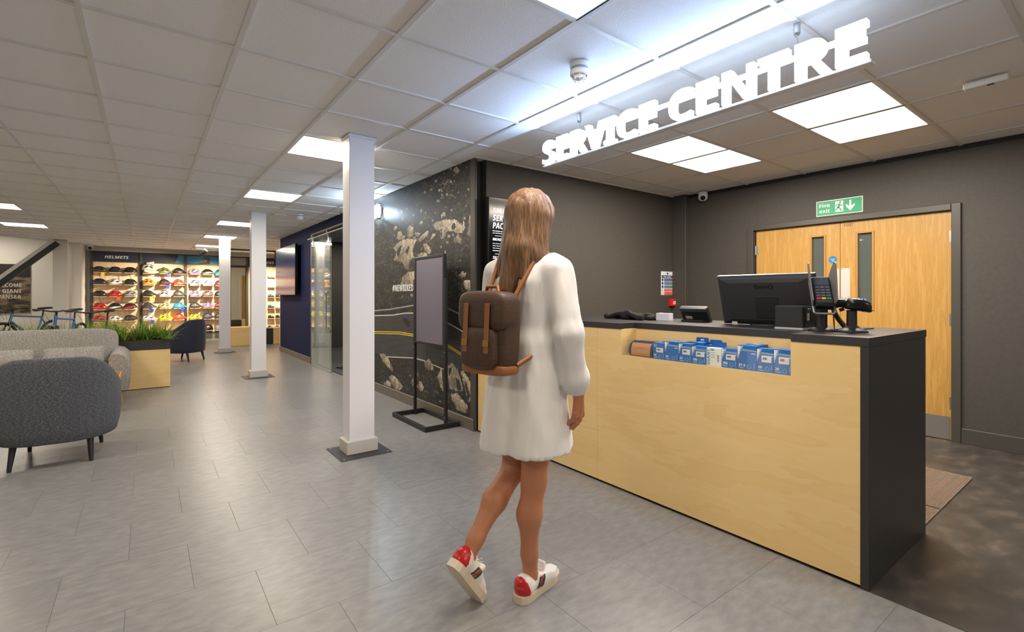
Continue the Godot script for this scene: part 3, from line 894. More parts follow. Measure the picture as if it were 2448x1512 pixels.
# ---------------------------------------------------------------- fire doors
func fire_door() -> void:
	var fr := struct("trim_6", "charcoal architrave around the fire doors")
	var st := S()
	bx(st, Vector3(5.43, 1.0, -1.018), Vector3(0.05, 2.02, 0.062), 0.004)
	bx(st, Vector3(5.43, 1.0, -2.752), Vector3(0.05, 2.02, 0.062), 0.004)
	bx(st, Vector3(5.43, 1.982, -1.885), Vector3(0.05, 0.056, 1.671), 0.004)
	put("architrave", st, M.dark_trim, fr)
	st = S()
	bx(st, Vector3(5.50, 0.98, -1.035), Vector3(0.12, 1.96, 0.02))
	bx(st, Vector3(5.50, 0.98, -2.715), Vector3(0.12, 1.96, 0.02))
	bx(st, Vector3(5.50, 1.958, -1.875), Vector3(0.12, 0.014, 1.69))
	put("door_lining", st, flat(srgb(40, 38, 36), 0.5), fr)
	var spec := [["door_1", -2.700, -1.882, -2.139, -2.016, 1.262 - 0.15, 1.832, "oak fire door leaf with a blue round sticker beside its narrow pane"], ["door_2", -1.878, -1.048, -1.736, -1.612, 1.104, 1.832, "oak fire door leaf marked FD07 with a tall wired pane"]]
	for s in spec:
		var d := struct(s[0], s[7])
		var z0: float = s[1]; var z1: float = s[2]; var w0: float = s[3]; var w1: float = s[4]; var yb: float = s[5]; var yt: float = s[6]
		var leaf := S()
		var X := 5.468; var th := 0.044
		bx(leaf, Vector3(X, 0.98, (z0 + w0) / 2), Vector3(th, 1.945, w0 - z0))
		bx(leaf, Vector3(X, 0.98, (w1 + z1) / 2), Vector3(th, 1.945, z1 - w1))
		bx(leaf, Vector3(X, (0.0075 + yb) / 2, (w0 + w1) / 2), Vector3(th, yb - 0.0075, w1 - w0))
		bx(leaf, Vector3(X, (yt + 1.9525) / 2, (w0 + w1) / 2), Vector3(th, 1.9525 - yt, w1 - w0))
		put("leaf", leaf, M.oak, d)
		var bead := S()
		for e in [[w0 - 0.012, yb - 0.012, w0 + 0.006, yt + 0.012], [w1 - 0.006, yb - 0.012, w1 + 0.012, yt + 0.012], [w0 + 0.006, yb - 0.012, w1 - 0.006, yb + 0.006], [w0 + 0.006, yt - 0.006, w1 - 0.006, yt + 0.012]]:
			bx(bead, Vector3(5.443, (e[1] + e[3]) / 2, (e[0] + e[2]) / 2), Vector3(0.012, e[3] - e[1], e[2] - e[0]), 0.003)
		put("glazing_bead", bead, M.oak_trim, d)
		put("glass_pane", cc(Vector3(X - 0.003, yb, w0), Vector3(X + 0.003, yt, w1)), pane(Color(0.75, 0.82, 0.8), 0.12), d)
		var wires := S()
		var z := w0 + 0.006
		while z < w1:
			bx(wires, Vector3(X, (yb + yt) / 2, z), Vector3(0.0018, yt - yb, 0.0018)); z += 0.0125
		var y := yb + 0.006
		while y < yt:
			bx(wires, Vector3(X, y, (w0 + w1) / 2), Vector3(0.0018, 0.0018, w1 - w0)); y += 0.0125
		put("safety_wire", wires, M.black, d).set_meta("kind", "stuff")
		var hz := z0 - 0.004 if s[0] == "door_1" else z1 + 0.004
		for hy in [1.735, 0.32, 1.03]:
			var h := S()
			tube(h, [Vector3(5.436, hy - 0.05, hz), Vector3(5.436, hy + 0.05, hz)], 0.007, 10)
			bx(h, Vector3(5.4445, hy, hz + (0.012 if s[0] == "door_1" else -0.012)), Vector3(0.003, 0.1, 0.022))
			put("hinge", h, M.steel, d)
		put("kick_plate", cc(Vector3(5.4440, 0.012, z0 + 0.012), Vector3(5.4462, 0.203, z1 - 0.012)), flat(srgb(150, 148, 146), 0.4, 0.6), d)
		# push plate next to the meeting edge
		var p0 := z1 - 0.082 if s[0] == "door_1" else z0 + 0.004
		var pl := put("push_plate", cc(Vector3(5.4435, 1.205, p0), Vector3(5.4462, 1.5, p0 + 0.078), 0.0008), flat(srgb(205, 205, 203), 0.35, 0.15), d)
		var sc := S()
		for a in [[0.010, 1.490], [0.068, 1.490], [0.010, 1.215], [0.068, 1.215]]:
			bx(sc, Vector3(5.4433, a[1], p0 + a[0]), Vector3(0.0012, 0.006, 0.006), 0.0005)
		put("screw", sc, M.black, pl)
		if s[0] == "door_1":
			var bl := put("sticker", prism(S(), disc(0.072, 0.072, 24), 0.0012, face_minus_x(Vector3(5.4462, 1.589, -1.944))), flat(srgb(20, 120, 180), 0.4), d)
			for t in [["Fire door", 0.045, 0.006], ["keep", 0.022, -0.004], ["shut", 0.022, -0.014]]:
				put("lettering", letters(t[0], t[1], 0.007, 0.0006, true, 0.0, true, face_minus_x(Vector3(5.4450, 1.589 + t[2], -1.944))), M.white, bl)
		else:
			put("marked_code", letters("FD07", 0.075, 0.026, 0.0006, false, 0.0, false, face_minus_x(Vector3(5.4462, 1.905, -1.845))), flat(srgb(72, 40, 18), 0.7), d)
	# passage behind the doors
	var ps := struct("wall_passage", "grey passage behind the fire doors")
	var q := S()
	bx(q, Vector3(7.6, 1.25, -1.9), Vector3(0.1, 2.5, 4.6))
	bx(q, Vector3(6.6, 1.25, -4.2), Vector3(2.1, 2.5, 0.1))
	bx(q, Vector3(6.6, 1.25, 0.4), Vector3(2.1, 2.5, 0.1))
	bx(q, Vector3(6.6, 2.5, -1.9), Vector3(2.1, 0.1, 4.7))
	put("lining", q, flat(srgb(84, 86, 76), 0.7), ps)
	put("passage_floor", cc(Vector3(5.45, -0.05, -4.2), Vector3(7.6, 0.0, 0.4)), M.dark_floor, ps)
	var ribs := S()
	for k in 12: bx(ribs, Vector3(7.53, 1.9, -3.6 + k * 0.3), Vector3(0.04, 1.2, 0.1))
	put("rib", ribs, flat(srgb(160, 166, 156), 0.6), ps)
	var rk := thing("storage_rack", "dark storage rack seen through the wired door panes", "rack", Vector3(7.2, 0, -1.7))
	for k in 3: put("rack_shelf", box(Vector3(0, 0.3 + k * 0.5, 0), Vector3(0.5, 0.04, 2.6)), M.black_matte, rk)
	for k in 4: put("upright", box(Vector3(-0.24 + 0.48 * (k % 2), 0.68, -1.28 + 2.56 * (k / 2)), Vector3(0.04, 1.36, 0.04)), M.black_matte, rk)
	var cr := thing("storage_box", "dull yellow storage box on the rack behind the fire doors", "box", Vector3(7.2, 0.82, -1.5))
	put("carton", box(Vector3(0, 0.17, 0), Vector3(0.36, 0.34, 0.9), 0.004), flat(srgb(132, 118, 70), 0.8), cr)
	put("lid", box(Vector3(0, 0.355, 0), Vector3(0.38, 0.03, 0.92), 0.004), flat(srgb(150, 136, 86), 0.8), cr)
	var c := thing("added_passage_light", "added unseen LED ceiling panel lighting the passage behind the fire doors", "ceiling light", Vector3(6.5, 2.44, -2.6))  # lamp added out of view to give the passage some light
	put("diffuser", box(Vector3.ZERO, Vector3(0.56, 0.01, 0.56)), glow(Color(1, 0.97, 0.92), 1.3), c)
	put("frame", box(Vector3(0, 0.008, 0), Vector3(0.6, 0.012, 0.6)), M.white, c)
	var l := AreaLight3D.new()
	l.name = "panel_light"; l.area_size = Vector2(0.55, 0.55); l.light_color = WARM; l.light_energy = 0.3; l.area_range = 12.0; l.shadow_enabled = true
	c.add_child(l); l.position = Vector3(0, -0.008, 0); l.rotation.x = -PI / 2

# ---------------------------------------------------------------- signs and boxes on the walls
func wall_items() -> void:
	# fire exit sign
	var X := 5.4295
	var o := thing("fire_exit_sign", "green fire exit sign with running figure and down arrow above the oak doors", "sign", Vector3(X, 2.105, -1.885))
	var f := face_minus_x(Vector3.ZERO)
	put("backing", prism(S(), V2([-0.2, -0.076, 0.2, -0.076, 0.2, 0.076, -0.2, 0.076]), 0.003, f), flat(srgb(228, 234, 222), 0.4), o)
	put("green_field", prism(S(), V2([-0.193, -0.069, 0.193, -0.069, 0.193, 0.069, -0.193, 0.069]), 0.0015, face_minus_x(Vector3(-0.003, 0, 0))), flat(srgb(18, 158, 112), 0.4), o)
	var pale := flat(srgb(232, 240, 228), 0.4)
	var g := face_minus_x(Vector3(-0.0045, 0, 0))
	put("lettering", letters("Fire", 0.094, 0.036, 0.0008, true, 0, false, Transform3D(g.basis, Vector3(-0.0045, 0.010, -0.172))), pale, o)
	put("lettering", letters("exit", 0.094, 0.036, 0.0008, true, 0, false, Transform3D(g.basis, Vector3(-0.0045, -0.045, -0.172))), pale, o)
	put("door_symbol", prism(S(), V2([-0.030, -0.05, 0.038, -0.05, 0.038, 0.055, -0.030, 0.055]), 0.0008, g), pale, o)
	var man := S()
	var gm := face_minus_x(Vector3(-0.0053, 0, 0))
	prism(man, disc(0.019, 0.019, 14), 0.0006, Transform3D(gm.basis, Vector3(-0.0053, 0.043, 0.012)))
	for a in [[-0.002, 0.030, 0.014, 0.030, 0.009, -0.006, -0.010, -0.004], [-0.010, 0.000, 0.004, -0.004, 0.020, -0.020, 0.026, -0.046, 0.016, -0.046, 0.010, -0.026, -0.008, -0.012], [-0.012, 0.002, 0.000, -0.006, -0.016, -0.030, -0.040, -0.036, -0.042, -0.027, -0.022, -0.022], [0.012, 0.030, 0.022, 0.014, 0.038, 0.016, 0.038, 0.009, 0.018, 0.006, 0.008, 0.018], [-0.002, 0.030, -0.018, 0.026, -0.028, 0.008, -0.021, 0.004, -0.014, 0.018, 0.002, 0.022]]:
		prism(man, V2(a), 0.0006, gm)
	put("running_figure", man, flat(srgb(18, 158, 112), 0.4), o)
	put("arrow", prism(S(), V2([0.090, 0.052, 0.106, 0.052, 0.106, -0.006, 0.134, 0.018, 0.134, -0.006, 0.098, -0.050, 0.062, -0.006, 0.062, 0.018, 0.090, -0.006]), 0.0008, g), pale, o)
	# fire action notice
	var Z := -3.7195
	o = thing("fire_action_notice", "white fire action notice with blue and red panels above the red call point", "sign", Vector3(5.239, 1.386, Z))
	put("board", box(Vector3(0, 0, 0.001), Vector3(0.252, 0.296, 0.002)), M.white, o)
	var blue := flat(srgb(30, 70, 140), 0.4); var red := flat(srgb(200, 40, 36), 0.4); var grn := flat(srgb(40, 160, 90), 0.4)
	put("title_bar", box(Vector3(0, 0.082, 0.0025), Vector3(0.226, 0.034, 0.001)), blue, o)
	put("lettering", letters("Fire action", 0.155, 0.020, 0.0006, true, 0, true, face_plus_z(Vector3(0, 0.082, 0.003))), M.white, o)
	put("symbol", prism(S(), disc(0.030, 0.028, 16), 0.001, face_plus_z(Vector3(0.005, 0.122, 0.002))), blue, o)
	for k in 5:
		var y := 0.042 - k * 0.0425
		put("symbol", prism(S(), disc(0.038, 0.036, 18), 0.001, face_plus_z(Vector3(-0.096, y, 0.002))), blue if k < 3 else red, o)
		if k > 2: put("symbol_face", prism(S(), disc(0.028, 0.027, 18), 0.001, face_plus_z(Vector3(-0.096, y, 0.0026))), M.white, o)
		put("panel", box(Vector3(0.025, y, 0.0025), Vector3(0.175, 0.034, 0.001)), blue if k < 3 else red, o)
		if k < 3: put("pictogram", box(Vector3(0.096, y, 0.0033), Vector3(0.030, 0.032, 0.001)), [red, grn, grn][k], o)
		var lines: Array = [["Sound the alarm"], ["Leave the building", "by the nearest exit"], ["Report to the", "assembly point"], ["Do not stop to collect", "personal belongings"], ["Do not use the lifts"]][k]
		for t in lines.size():
			put("lettering", letters(lines[t], 0.10 + 0.003 * lines[t].length(), 0.009, 0.0005, true, 0, false, face_plus_z(Vector3(-0.058, y + (0.003 if lines.size() > 1 else -0.004) - t * 0.014, 0.003))), M.white, o)
	# call point
	o = thing("fire_alarm_call_point", "red fire alarm call point with white press panel below the notice", "alarm", Vector3(5.315, 1.145, -3.72))
	put("housing", box(Vector3(0, 0, 0.026), Vector3(0.092, 0.092, 0.052), 0.004), flat(srgb(214, 36, 30), 0.35), o)
	put("press_panel", box(Vector3(0.006, -0.004, 0.053), Vector3(0.052, 0.036, 0.003)), M.white, o)
	var arr := S()
	prism(arr, disc(0.014, 0.014, 14), 0.001, face_plus_z(Vector3(0.006, -0.004, 0.0545)))
	prism(arr, V2([-0.018, 0.0, -0.008, 0.008, -0.008, -0.008]), 0.001, face_plus_z(Vector3(0.002, -0.004, 0.0545)))
	prism(arr, V2([0.018, 0.0, 0.008, -0.008, 0.008, 0.008]), 0.001, face_plus_z(Vector3(0.010, -0.004, 0.0545)))
	put("arrows", arr, M.black, o)
	# wall screen with the service list
	o = thing("service_screen", "tall black wall screen listing service packages in white letters", "screen", Vector3(2.80, 1.575, -3.72))
	put("case", box(Vector3(0, 0, 0.065), Vector3(0.70, 1.10, 0.09), 0.006), M.black_gloss, o)
	put("wall_bracket", box(Vector3(0, 0, 0.012), Vector3(0.3, 0.5, 0.024)), M.black, o)
	put("screen_glass", box(Vector3(0, 0, 0.1105), Vector3(0.68, 1.08, 0.001)), flat(srgb(10, 14, 20), 0.12), o)
	var wl := glow(Color(0.9, 0.95, 1.0), 0.85)
	var row := func(t: String, w: float, h: float, x: float, y: float, b: bool, sh: float): put("screen_lettering", letters(t, w, h, 0.0004, b, sh, false, face_plus_z(Vector3(x, y, 0.111))), wl, o)
	row.call("TUNE UP WITH", 0.26, 0.040, -0.305, 0.412, false, 0.16)
	row.call("SERVICE", 0.25, 0.056, -0.305, 0.335, true, 0.16)
	row.call("PACKAGES", 0.31, 0.056, -0.305, 0.265, true, 0.16)
	row.call("We service all makes and models of bike with", 0.36, 0.011, -0.305, 0.238, true, 0.0)
	row.call("our professionally trained technicians", 0.30, 0.011, -0.305, 0.218, true, 0.0)
	var y0 := 0.200
	for b in [["BRONZE", ["Our Bronze Service package is for the bike", "only. Ideal for regular riders.", "The service includes gears and brakes", "checked and lubricated."]], ["SILVER", ["Our Silver Service is a full check over.", "Ideal for every day riders.", "Gears, brakes and wheels are set", "and safety checked."]], ["GOLD", ["Our Gold Service is a strip down", "and rebuild of the bike.", "Ideal once a year."]]]:
		put("screen_rule", box(Vector3(-0.02, y0, 0.1112), Vector3(0.52, 0.003, 0.0004)), wl, o)
		row.call(b[0], 0.11 if b[0] != "GOLD" else 0.08, 0.024, -0.305, y0 - 0.044, true, 0.16)
		for t in b[1].size(): row.call(b[1][t], 0.0072 * b[1][t].length(), 0.010, -0.305, y0 - 0.076 - t * 0.021, true, 0.0)
		y0 -= 0.165
	# hashtag on the mural
	var h := put("wall_lettering", letters("#NEWBIKEDAY", 0.70, 0.078, 0.002, true, 0.0, false, face_minus_x(Vector3(2.378, 1.283, -5.567))), flat(srgb(236, 234, 228), 0.5))
	tag(h, "white hashtag lettering stuck on the photo mural", "lettering")
	# lit exit box on the mural
	o = thing("exit_light", "lit white exit box mounted high on the mural wall", "exit light", Vector3(2.378, 2.30, -6.05))
	put("lit_panel", box(Vector3(-0.045, 0, 0), Vector3(0.035, 0.17, 0.34), 0.01), glow(Color(0.86, 0.93, 1.0), 3.0), o)
	for s in [-1, 1]: put("end_clip", box(Vector3(-0.035, 0.092 * s, 0.13), Vector3(0.05, 0.022, 0.03), 0.004), M.steel, o)
	for s in [-1, 1]: put("end_clip", box(Vector3(-0.035, 0.092 * s, -0.13), Vector3(0.05, 0.022, 0.03), 0.004), M.steel, o)
	put("wall_mount", box(Vector3(-0.013, 0, 0), Vector3(0.026, 0.10, 0.30), 0.004), M.white, o)
	for k in [-0.09, 0.09]:
		var l := OmniLight3D.new()
		l.name = "exit_glow"; l.light_color = Color(0.8, 0.9, 1.0); l.light_energy = 0.28; l.light_size = 0.012; l.omni_range = 20.0; l.omni_attenuation = 2.0; l.shadow_enabled = true
		o.add_child(l, true); l.position = Vector3(-0.045, 0.0, k)

# ---------------------------------------------------------------- white columns
func columns() -> void:
	var zs := [-3.735, -8.115, -12.04]
	var nm := ["closest to the counter", "in the middle, past the sofa", "closest to the helmet display"]
	for k in 3:
		var o := thing("column", "square white column on a black floor plate, the one " + nm[k], "column", Vector3(1.35, 0, zs[k] - 0.095), 0.0, "white columns")
		put("shaft", box(Vector3(0, 1.265, 0), Vector3(0.20, 2.45, 0.16), 0.003), M.column, o)
		put("skirting", box(Vector3(0, 0.054, 0), Vector3(0.245, 0.10, 0.19), 0.003), M.column_base, o)
		put("head_collar", box(Vector3(0, 2.472, 0), Vector3(0.225, 0.014, 0.185), 0.002), M.column, o)
		var pl := put("floor_plate", box(Vector3(0, 0.0025, 0.01), Vector3(0.40, 0.004, 0.385), 0.0015), flat(srgb(58, 57, 57), 0.45, 0.3), o)
		for a in [[-0.17, -0.16], [0.17, -0.16], [-0.17, 0.175], [0.17, 0.175]]:
			put("screw", lathe(S(), [[0.0, 0.0062], [0.006, 0.006], [0.008, 0.004]], 10, Transform3D(Basis.IDENTITY, Vector3(a[0], 0, a[1] + 0.0))), M.steel, pl)

# ---------------------------------------------------------------- sliding glass door, television
func sliding_door() -> void:
	var d := struct("door_3", "frameless sliding glass door on a steel rail")
	put("glass_leaf", cc(Vector3(2.335, 0.012, -9.02), Vector3(2.347, 2.16, -7.885)), pane(Color(0.8, 0.92, 0.88), 0.10), d)
	put("side_light", cc(Vector3(2.434, 0.012, -9.16), Vector3(2.444, 2.30, -8.30)), pane(Color(0.8, 0.92, 0.88), 0.08), d)
	put("rail", tube(S(), [Vector3(2.32, 2.235, -9.19), Vector3(2.32, 2.235, -7.02)], 0.013, 12), M.steel, d)
	for z in [-8.90, -8.02]:
		var h := S()
		bx(h, Vector3(2.335, 2.19, z), Vector3(0.02, 0.17, 0.05), 0.004)
		lathe(h, [[0.0, -0.012], [0.034, -0.012], [0.034, 0.012], [0.0, 0.012]], 20, Transform3D(Basis(Vector3.UP, PI / 2) * Basis(Vector3.RIGHT, PI / 2), Vector3(2.32, 2.262, z)))
		bx(h, Vector3(2.33, 2.10, z), Vector3(0.03, 0.03, 0.05), 0.004)
		put("hanger", h, M.chrome, d)
	for z in [-9.1, -7.3]:
		put("rail_bracket", box(Vector3(2.35, 2.235, z), Vector3(0.07, 0.03, 0.03), 0.003), M.steel, d)
	var hd := S()
	var pts := []
	for k in 9: pts.append(Vector3(2.335 - 0.05 * sin(PI / 2 * k / 8), 1.29 + 0.03 * (1 - cos(PI / 2 * k / 8)) * 0 , -7.95))
	pts = [Vector3(2.335, 1.295, -7.95), Vector3(2.30, 1.295, -7.95), Vector3(2.284, 1.288, -7.95), Vector3(2.278, 1.27, -7.95), Vector3(2.278, 0.735, -7.95), Vector3(2.284, 0.717, -7.95), Vector3(2.30, 0.71, -7.95), Vector3(2.335, 0.71, -7.95)]
	tube(hd, pts, 0.011, 12)
	put("pull_handle", hd, M.chrome, d)
	put("floor_guide", box(Vector3(2.341, 0.015, -7.95), Vector3(0.03, 0.03, 0.05), 0.003), M.steel, d)
	# stand on the carpet
	var s := thing("floor_rack", "low black tube rack on the carpet behind the glass door", "rack", Vector3(2.75, 0.003, -8.0))
	for k in 4: put("rail", tube(S(), [Vector3(-0.16 + k * 0.1, 0.02, -0.3), Vector3(-0.16 + k * 0.1, 0.02, 0.15), Vector3(-0.16 + k * 0.1, 0.2, 0.28)], 0.012, 8), M.black, s)
	for z in [-0.305, 0.13]: put("cross_rail", tube(S(), [Vector3(-0.2, 0.02, z), Vector3(0.18, 0.02, z)], 0.014, 8), M.black, s)
	# television
	var t := thing("television", "large wall television with a violet reflection painted on its glowing screen on the navy wall", "television", Vector3(2.378, 1.737, -10.79))
	put("case", box(Vector3(-0.085, 0, 0), Vector3(0.05, 0.99, 1.74), 0.006), M.black_gloss, t)
	put("wall_bracket", box(Vector3(-0.03, 0, 0), Vector3(0.06, 0.5, 0.6)), M.black, t)
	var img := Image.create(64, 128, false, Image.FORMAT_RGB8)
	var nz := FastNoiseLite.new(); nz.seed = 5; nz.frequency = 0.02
	var g := Gradient.new()  # gradient paints the reflected room tones into the screen glow
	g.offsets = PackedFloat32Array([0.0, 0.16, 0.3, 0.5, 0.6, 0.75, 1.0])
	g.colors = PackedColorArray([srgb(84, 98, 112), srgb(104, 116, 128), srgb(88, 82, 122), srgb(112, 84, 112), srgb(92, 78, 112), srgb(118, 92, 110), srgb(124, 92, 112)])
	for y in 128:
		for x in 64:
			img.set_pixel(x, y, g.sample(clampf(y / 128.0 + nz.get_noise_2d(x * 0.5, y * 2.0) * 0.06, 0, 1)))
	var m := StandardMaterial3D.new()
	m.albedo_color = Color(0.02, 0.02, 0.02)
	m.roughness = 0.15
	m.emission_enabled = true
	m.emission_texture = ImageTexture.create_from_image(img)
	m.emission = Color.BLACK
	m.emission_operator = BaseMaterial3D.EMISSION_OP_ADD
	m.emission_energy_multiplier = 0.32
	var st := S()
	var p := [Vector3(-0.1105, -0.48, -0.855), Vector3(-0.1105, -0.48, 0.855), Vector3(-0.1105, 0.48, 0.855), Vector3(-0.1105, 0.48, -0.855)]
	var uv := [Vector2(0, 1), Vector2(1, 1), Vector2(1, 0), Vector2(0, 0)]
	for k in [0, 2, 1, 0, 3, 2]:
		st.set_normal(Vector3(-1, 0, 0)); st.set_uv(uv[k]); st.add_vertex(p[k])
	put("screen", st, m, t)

# ---------------------------------------------------------------- hanging illuminated sign
func hanging_sign() -> void:
	var o := thing("hanging_sign", "hanging illuminated white letter sign reading SERVICE CENTRE over the counter", "sign", Vector3(2.38, 2.205, -1.735))
	var lit := glow(Color(0.80, 0.89, 1.0), 3.6)
	var word := "SERVICE CENTRE"
	var f := font(true)
	var total := raw_text(word, true, 1.0).get_aabb()
	var kx := 2.03 / total.size.x
	var ky := 0.165 / total.size.y
	for i in word.length():
		if word[i] == " ": continue
		var pre := f.get_string_size(word.substr(0, i), HORIZONTAL_ALIGNMENT_LEFT, -1, 64).x * 0.01
		var t := raw_text(word[i], true, 1.0)
		var bb := t.get_aabb()
		var yo := (bb.position.y - total.position.y) * 0.0
		# fatten a little: box letters
		var w := bb.size.x * kx + 0.006
		var x := (pre + bb.position.x - total.position.x) * kx - 1.015 - 0.003
		var hh := 0.165 + (0.004 if word[i] in "SC" else 0.0)
		var n := put("lit_letter", letters(word[i], w, hh, 0.036, true, 0.0, false, Transform3D(Basis(Vector3(0, 0, 1), Vector3(0, 1, 0), Vector3(-1, 0, 0)), Vector3(0.006, yo - (0.002 if word[i] in "SC" else 0.0), x))), lit, o)
		n.set_meta("label", "glowing white letter " + word[i])
		var l := SpotLight3D.new()
		l.name = "letter_glow"; l.light_color = Color(0.66, 0.80, 1.0); l.light_energy = 0.095; l.light_size = 0.015; l.spot_angle = 89.0; l.spot_angle_attenuation = 0.05; l.spot_range = 20.0; l.spot_attenuation = 2.0; l.shadow_enabled = true
		o.add_child(l, true)
		# just in front of a stroke: the stem, or the curve of S, C, the diagonal of V
		var inx := 0.022
		var iny := 0.08
		if word[i] == "S": inx = w * 0.5; iny = 0.083
		if word[i] == "V": inx = w * 0.5; iny = 0.02
		if word[i] == "T": inx = w * 0.5
		l.position = Vector3(-0.034, iny, x + inx)
		l.rotation.y = PI / 2
	put("lower_rail", box(Vector3(0.012, -0.008, 0.0), Vector3(0.05, 0.014, 2.06), 0.002), flat(srgb(225, 228, 232), 0.4), o)
	put("back_rail", box(Vector3(0.035, 0.135, 0.0), Vector3(0.012, 0.03, 2.0), 0.002), flat(srgb(225, 228, 232), 0.4), o)
	for z in [-0.66, 0.74]:
		put("suspension_cup", lathe(S(), [[0.0, 0.215], [0.010, 0.218], [0.014, 0.23], [0.014, 0.275]], 14, Transform3D(Basis.IDENTITY, Vector3(0.0, 0, z))), M.steel, o)
		put("suspension_cable", tube(S(), [Vector3(0.0, 0.22, z), Vector3(0.03, 0.15, z)], 0.0012, 6), M.steel, o)

# ---------------------------------------------------------------- helmet and shoe displays
func section_ring(x: float, top: float, bot: float, w: float, n := 12) -> PackedVector3Array:
	var r := PackedVector3Array()
	for k in n + 1:
		var a := PI * k / n
		r.append(Vector3(x, bot + (top - bot) * sin(a), w * cos(a)))
	r.append(Vector3(x, bot + 0.004, -w * 0.6))
	r.append(Vector3(x, bot + 0.004, w * 0.6))
	return r
func prof_at(P: Array, x: float) -> Array:
	for i in P.size() - 1:
		if x <= P[i + 1][0]:
			var t: float = (x - P[i][0]) / (P[i + 1][0] - P[i][0])
			return [lerpf(P[i][1], P[i + 1][1], t), lerpf(P[i][2], P[i + 1][2], t), lerpf(P[i][3], P[i + 1][3], t)]
	return [P[-1][1], P[-1][2], P[-1][3]]
func shell_mesh(P: Array) -> ArrayMesh:
	var rings := []
	for p in P: rings.append(section_ring(p[0], p[1], p[2], p[3]))
	return loft(S(), rings).commit()
func vent_mesh(P: Array, vents: Array, grow := 0.004, sides := [1.0, -1.0]) -> ArrayMesh:
	var st := S()
	for v in vents: # x0, x1, angle at start, angle at end, half height in angle
		for side in sides:
			var rings := []
			for k in 7:
				var t := k / 6.0
				var x := lerpf(v[0], v[1], t)
				var q := prof_at(P, x)
				var hw: float = v[4] * sin(PI * clampf(t, 0.06, 0.94))
				var ac := lerpf(v[2], v[3], t)
				var r := PackedVector3Array()
				for e in [-1.0, 0.0, 1.0]:
					var a: float = ac + hw * e
					r.append(Vector3(x, q[1] + (q[0] + grow - q[1]) * sin(a), (q[2] + grow) * cos(a) * side))
				rings.append(r)
			for i in 6:
				for j in 2:
					var n: Vector3 = (rings[i][j] - Vector3(rings[i][j].x, 0.03, 0)).normalized()
					quad(st, rings[i][j], rings[i][j + 1], rings[i + 1][j + 1], rings[i + 1][j], n)
	return st.commit()
const ROAD := [[-0.145, 0.05, 0.035, 0.012], [-0.135, 0.088, 0.018, 0.05], [-0.105, 0.125, 0.004, 0.08], [-0.06, 0.149, 0.0, 0.098], [0.0, 0.155, 0.006, 0.102], [0.05, 0.143, 0.016, 0.096], [0.09, 0.118, 0.026, 0.082], [0.122, 0.086, 0.034, 0.06], [0.145, 0.05, 0.04, 0.02]]
const TRAIL := [[-0.14, 0.06, 0.03, 0.02], [-0.13, 0.10, 0.008, 0.055], [-0.10, 0.142, -0.004, 0.088], [-0.05, 0.168, -0.006, 0.103], [0.0, 0.168, 0.0, 0.104], [0.05, 0.145, 0.012, 0.096], [0.09, 0.112, 0.024, 0.078], [0.115, 0.085, 0.034, 0.05]]
const CITY := [[-0.125, 0.055, 0.03, 0.02], [-0.115, 0.10, 0.006, 0.06], [-0.085, 0.14, 0.0, 0.088], [-0.03, 0.16, 0.0, 0.103], [0.03, 0.16, 0.0, 0.103], [0.085, 0.14, 0.0, 0.088], [0.115, 0.10, 0.006, 0.06], [0.125, 0.055, 0.03, 0.02]]
const BAYS := [-1.12, -0.12, 0.87, 1.93]
const ROWS := [1.823, 1.512, 1.205, 0.878, 0.567, 0.245]
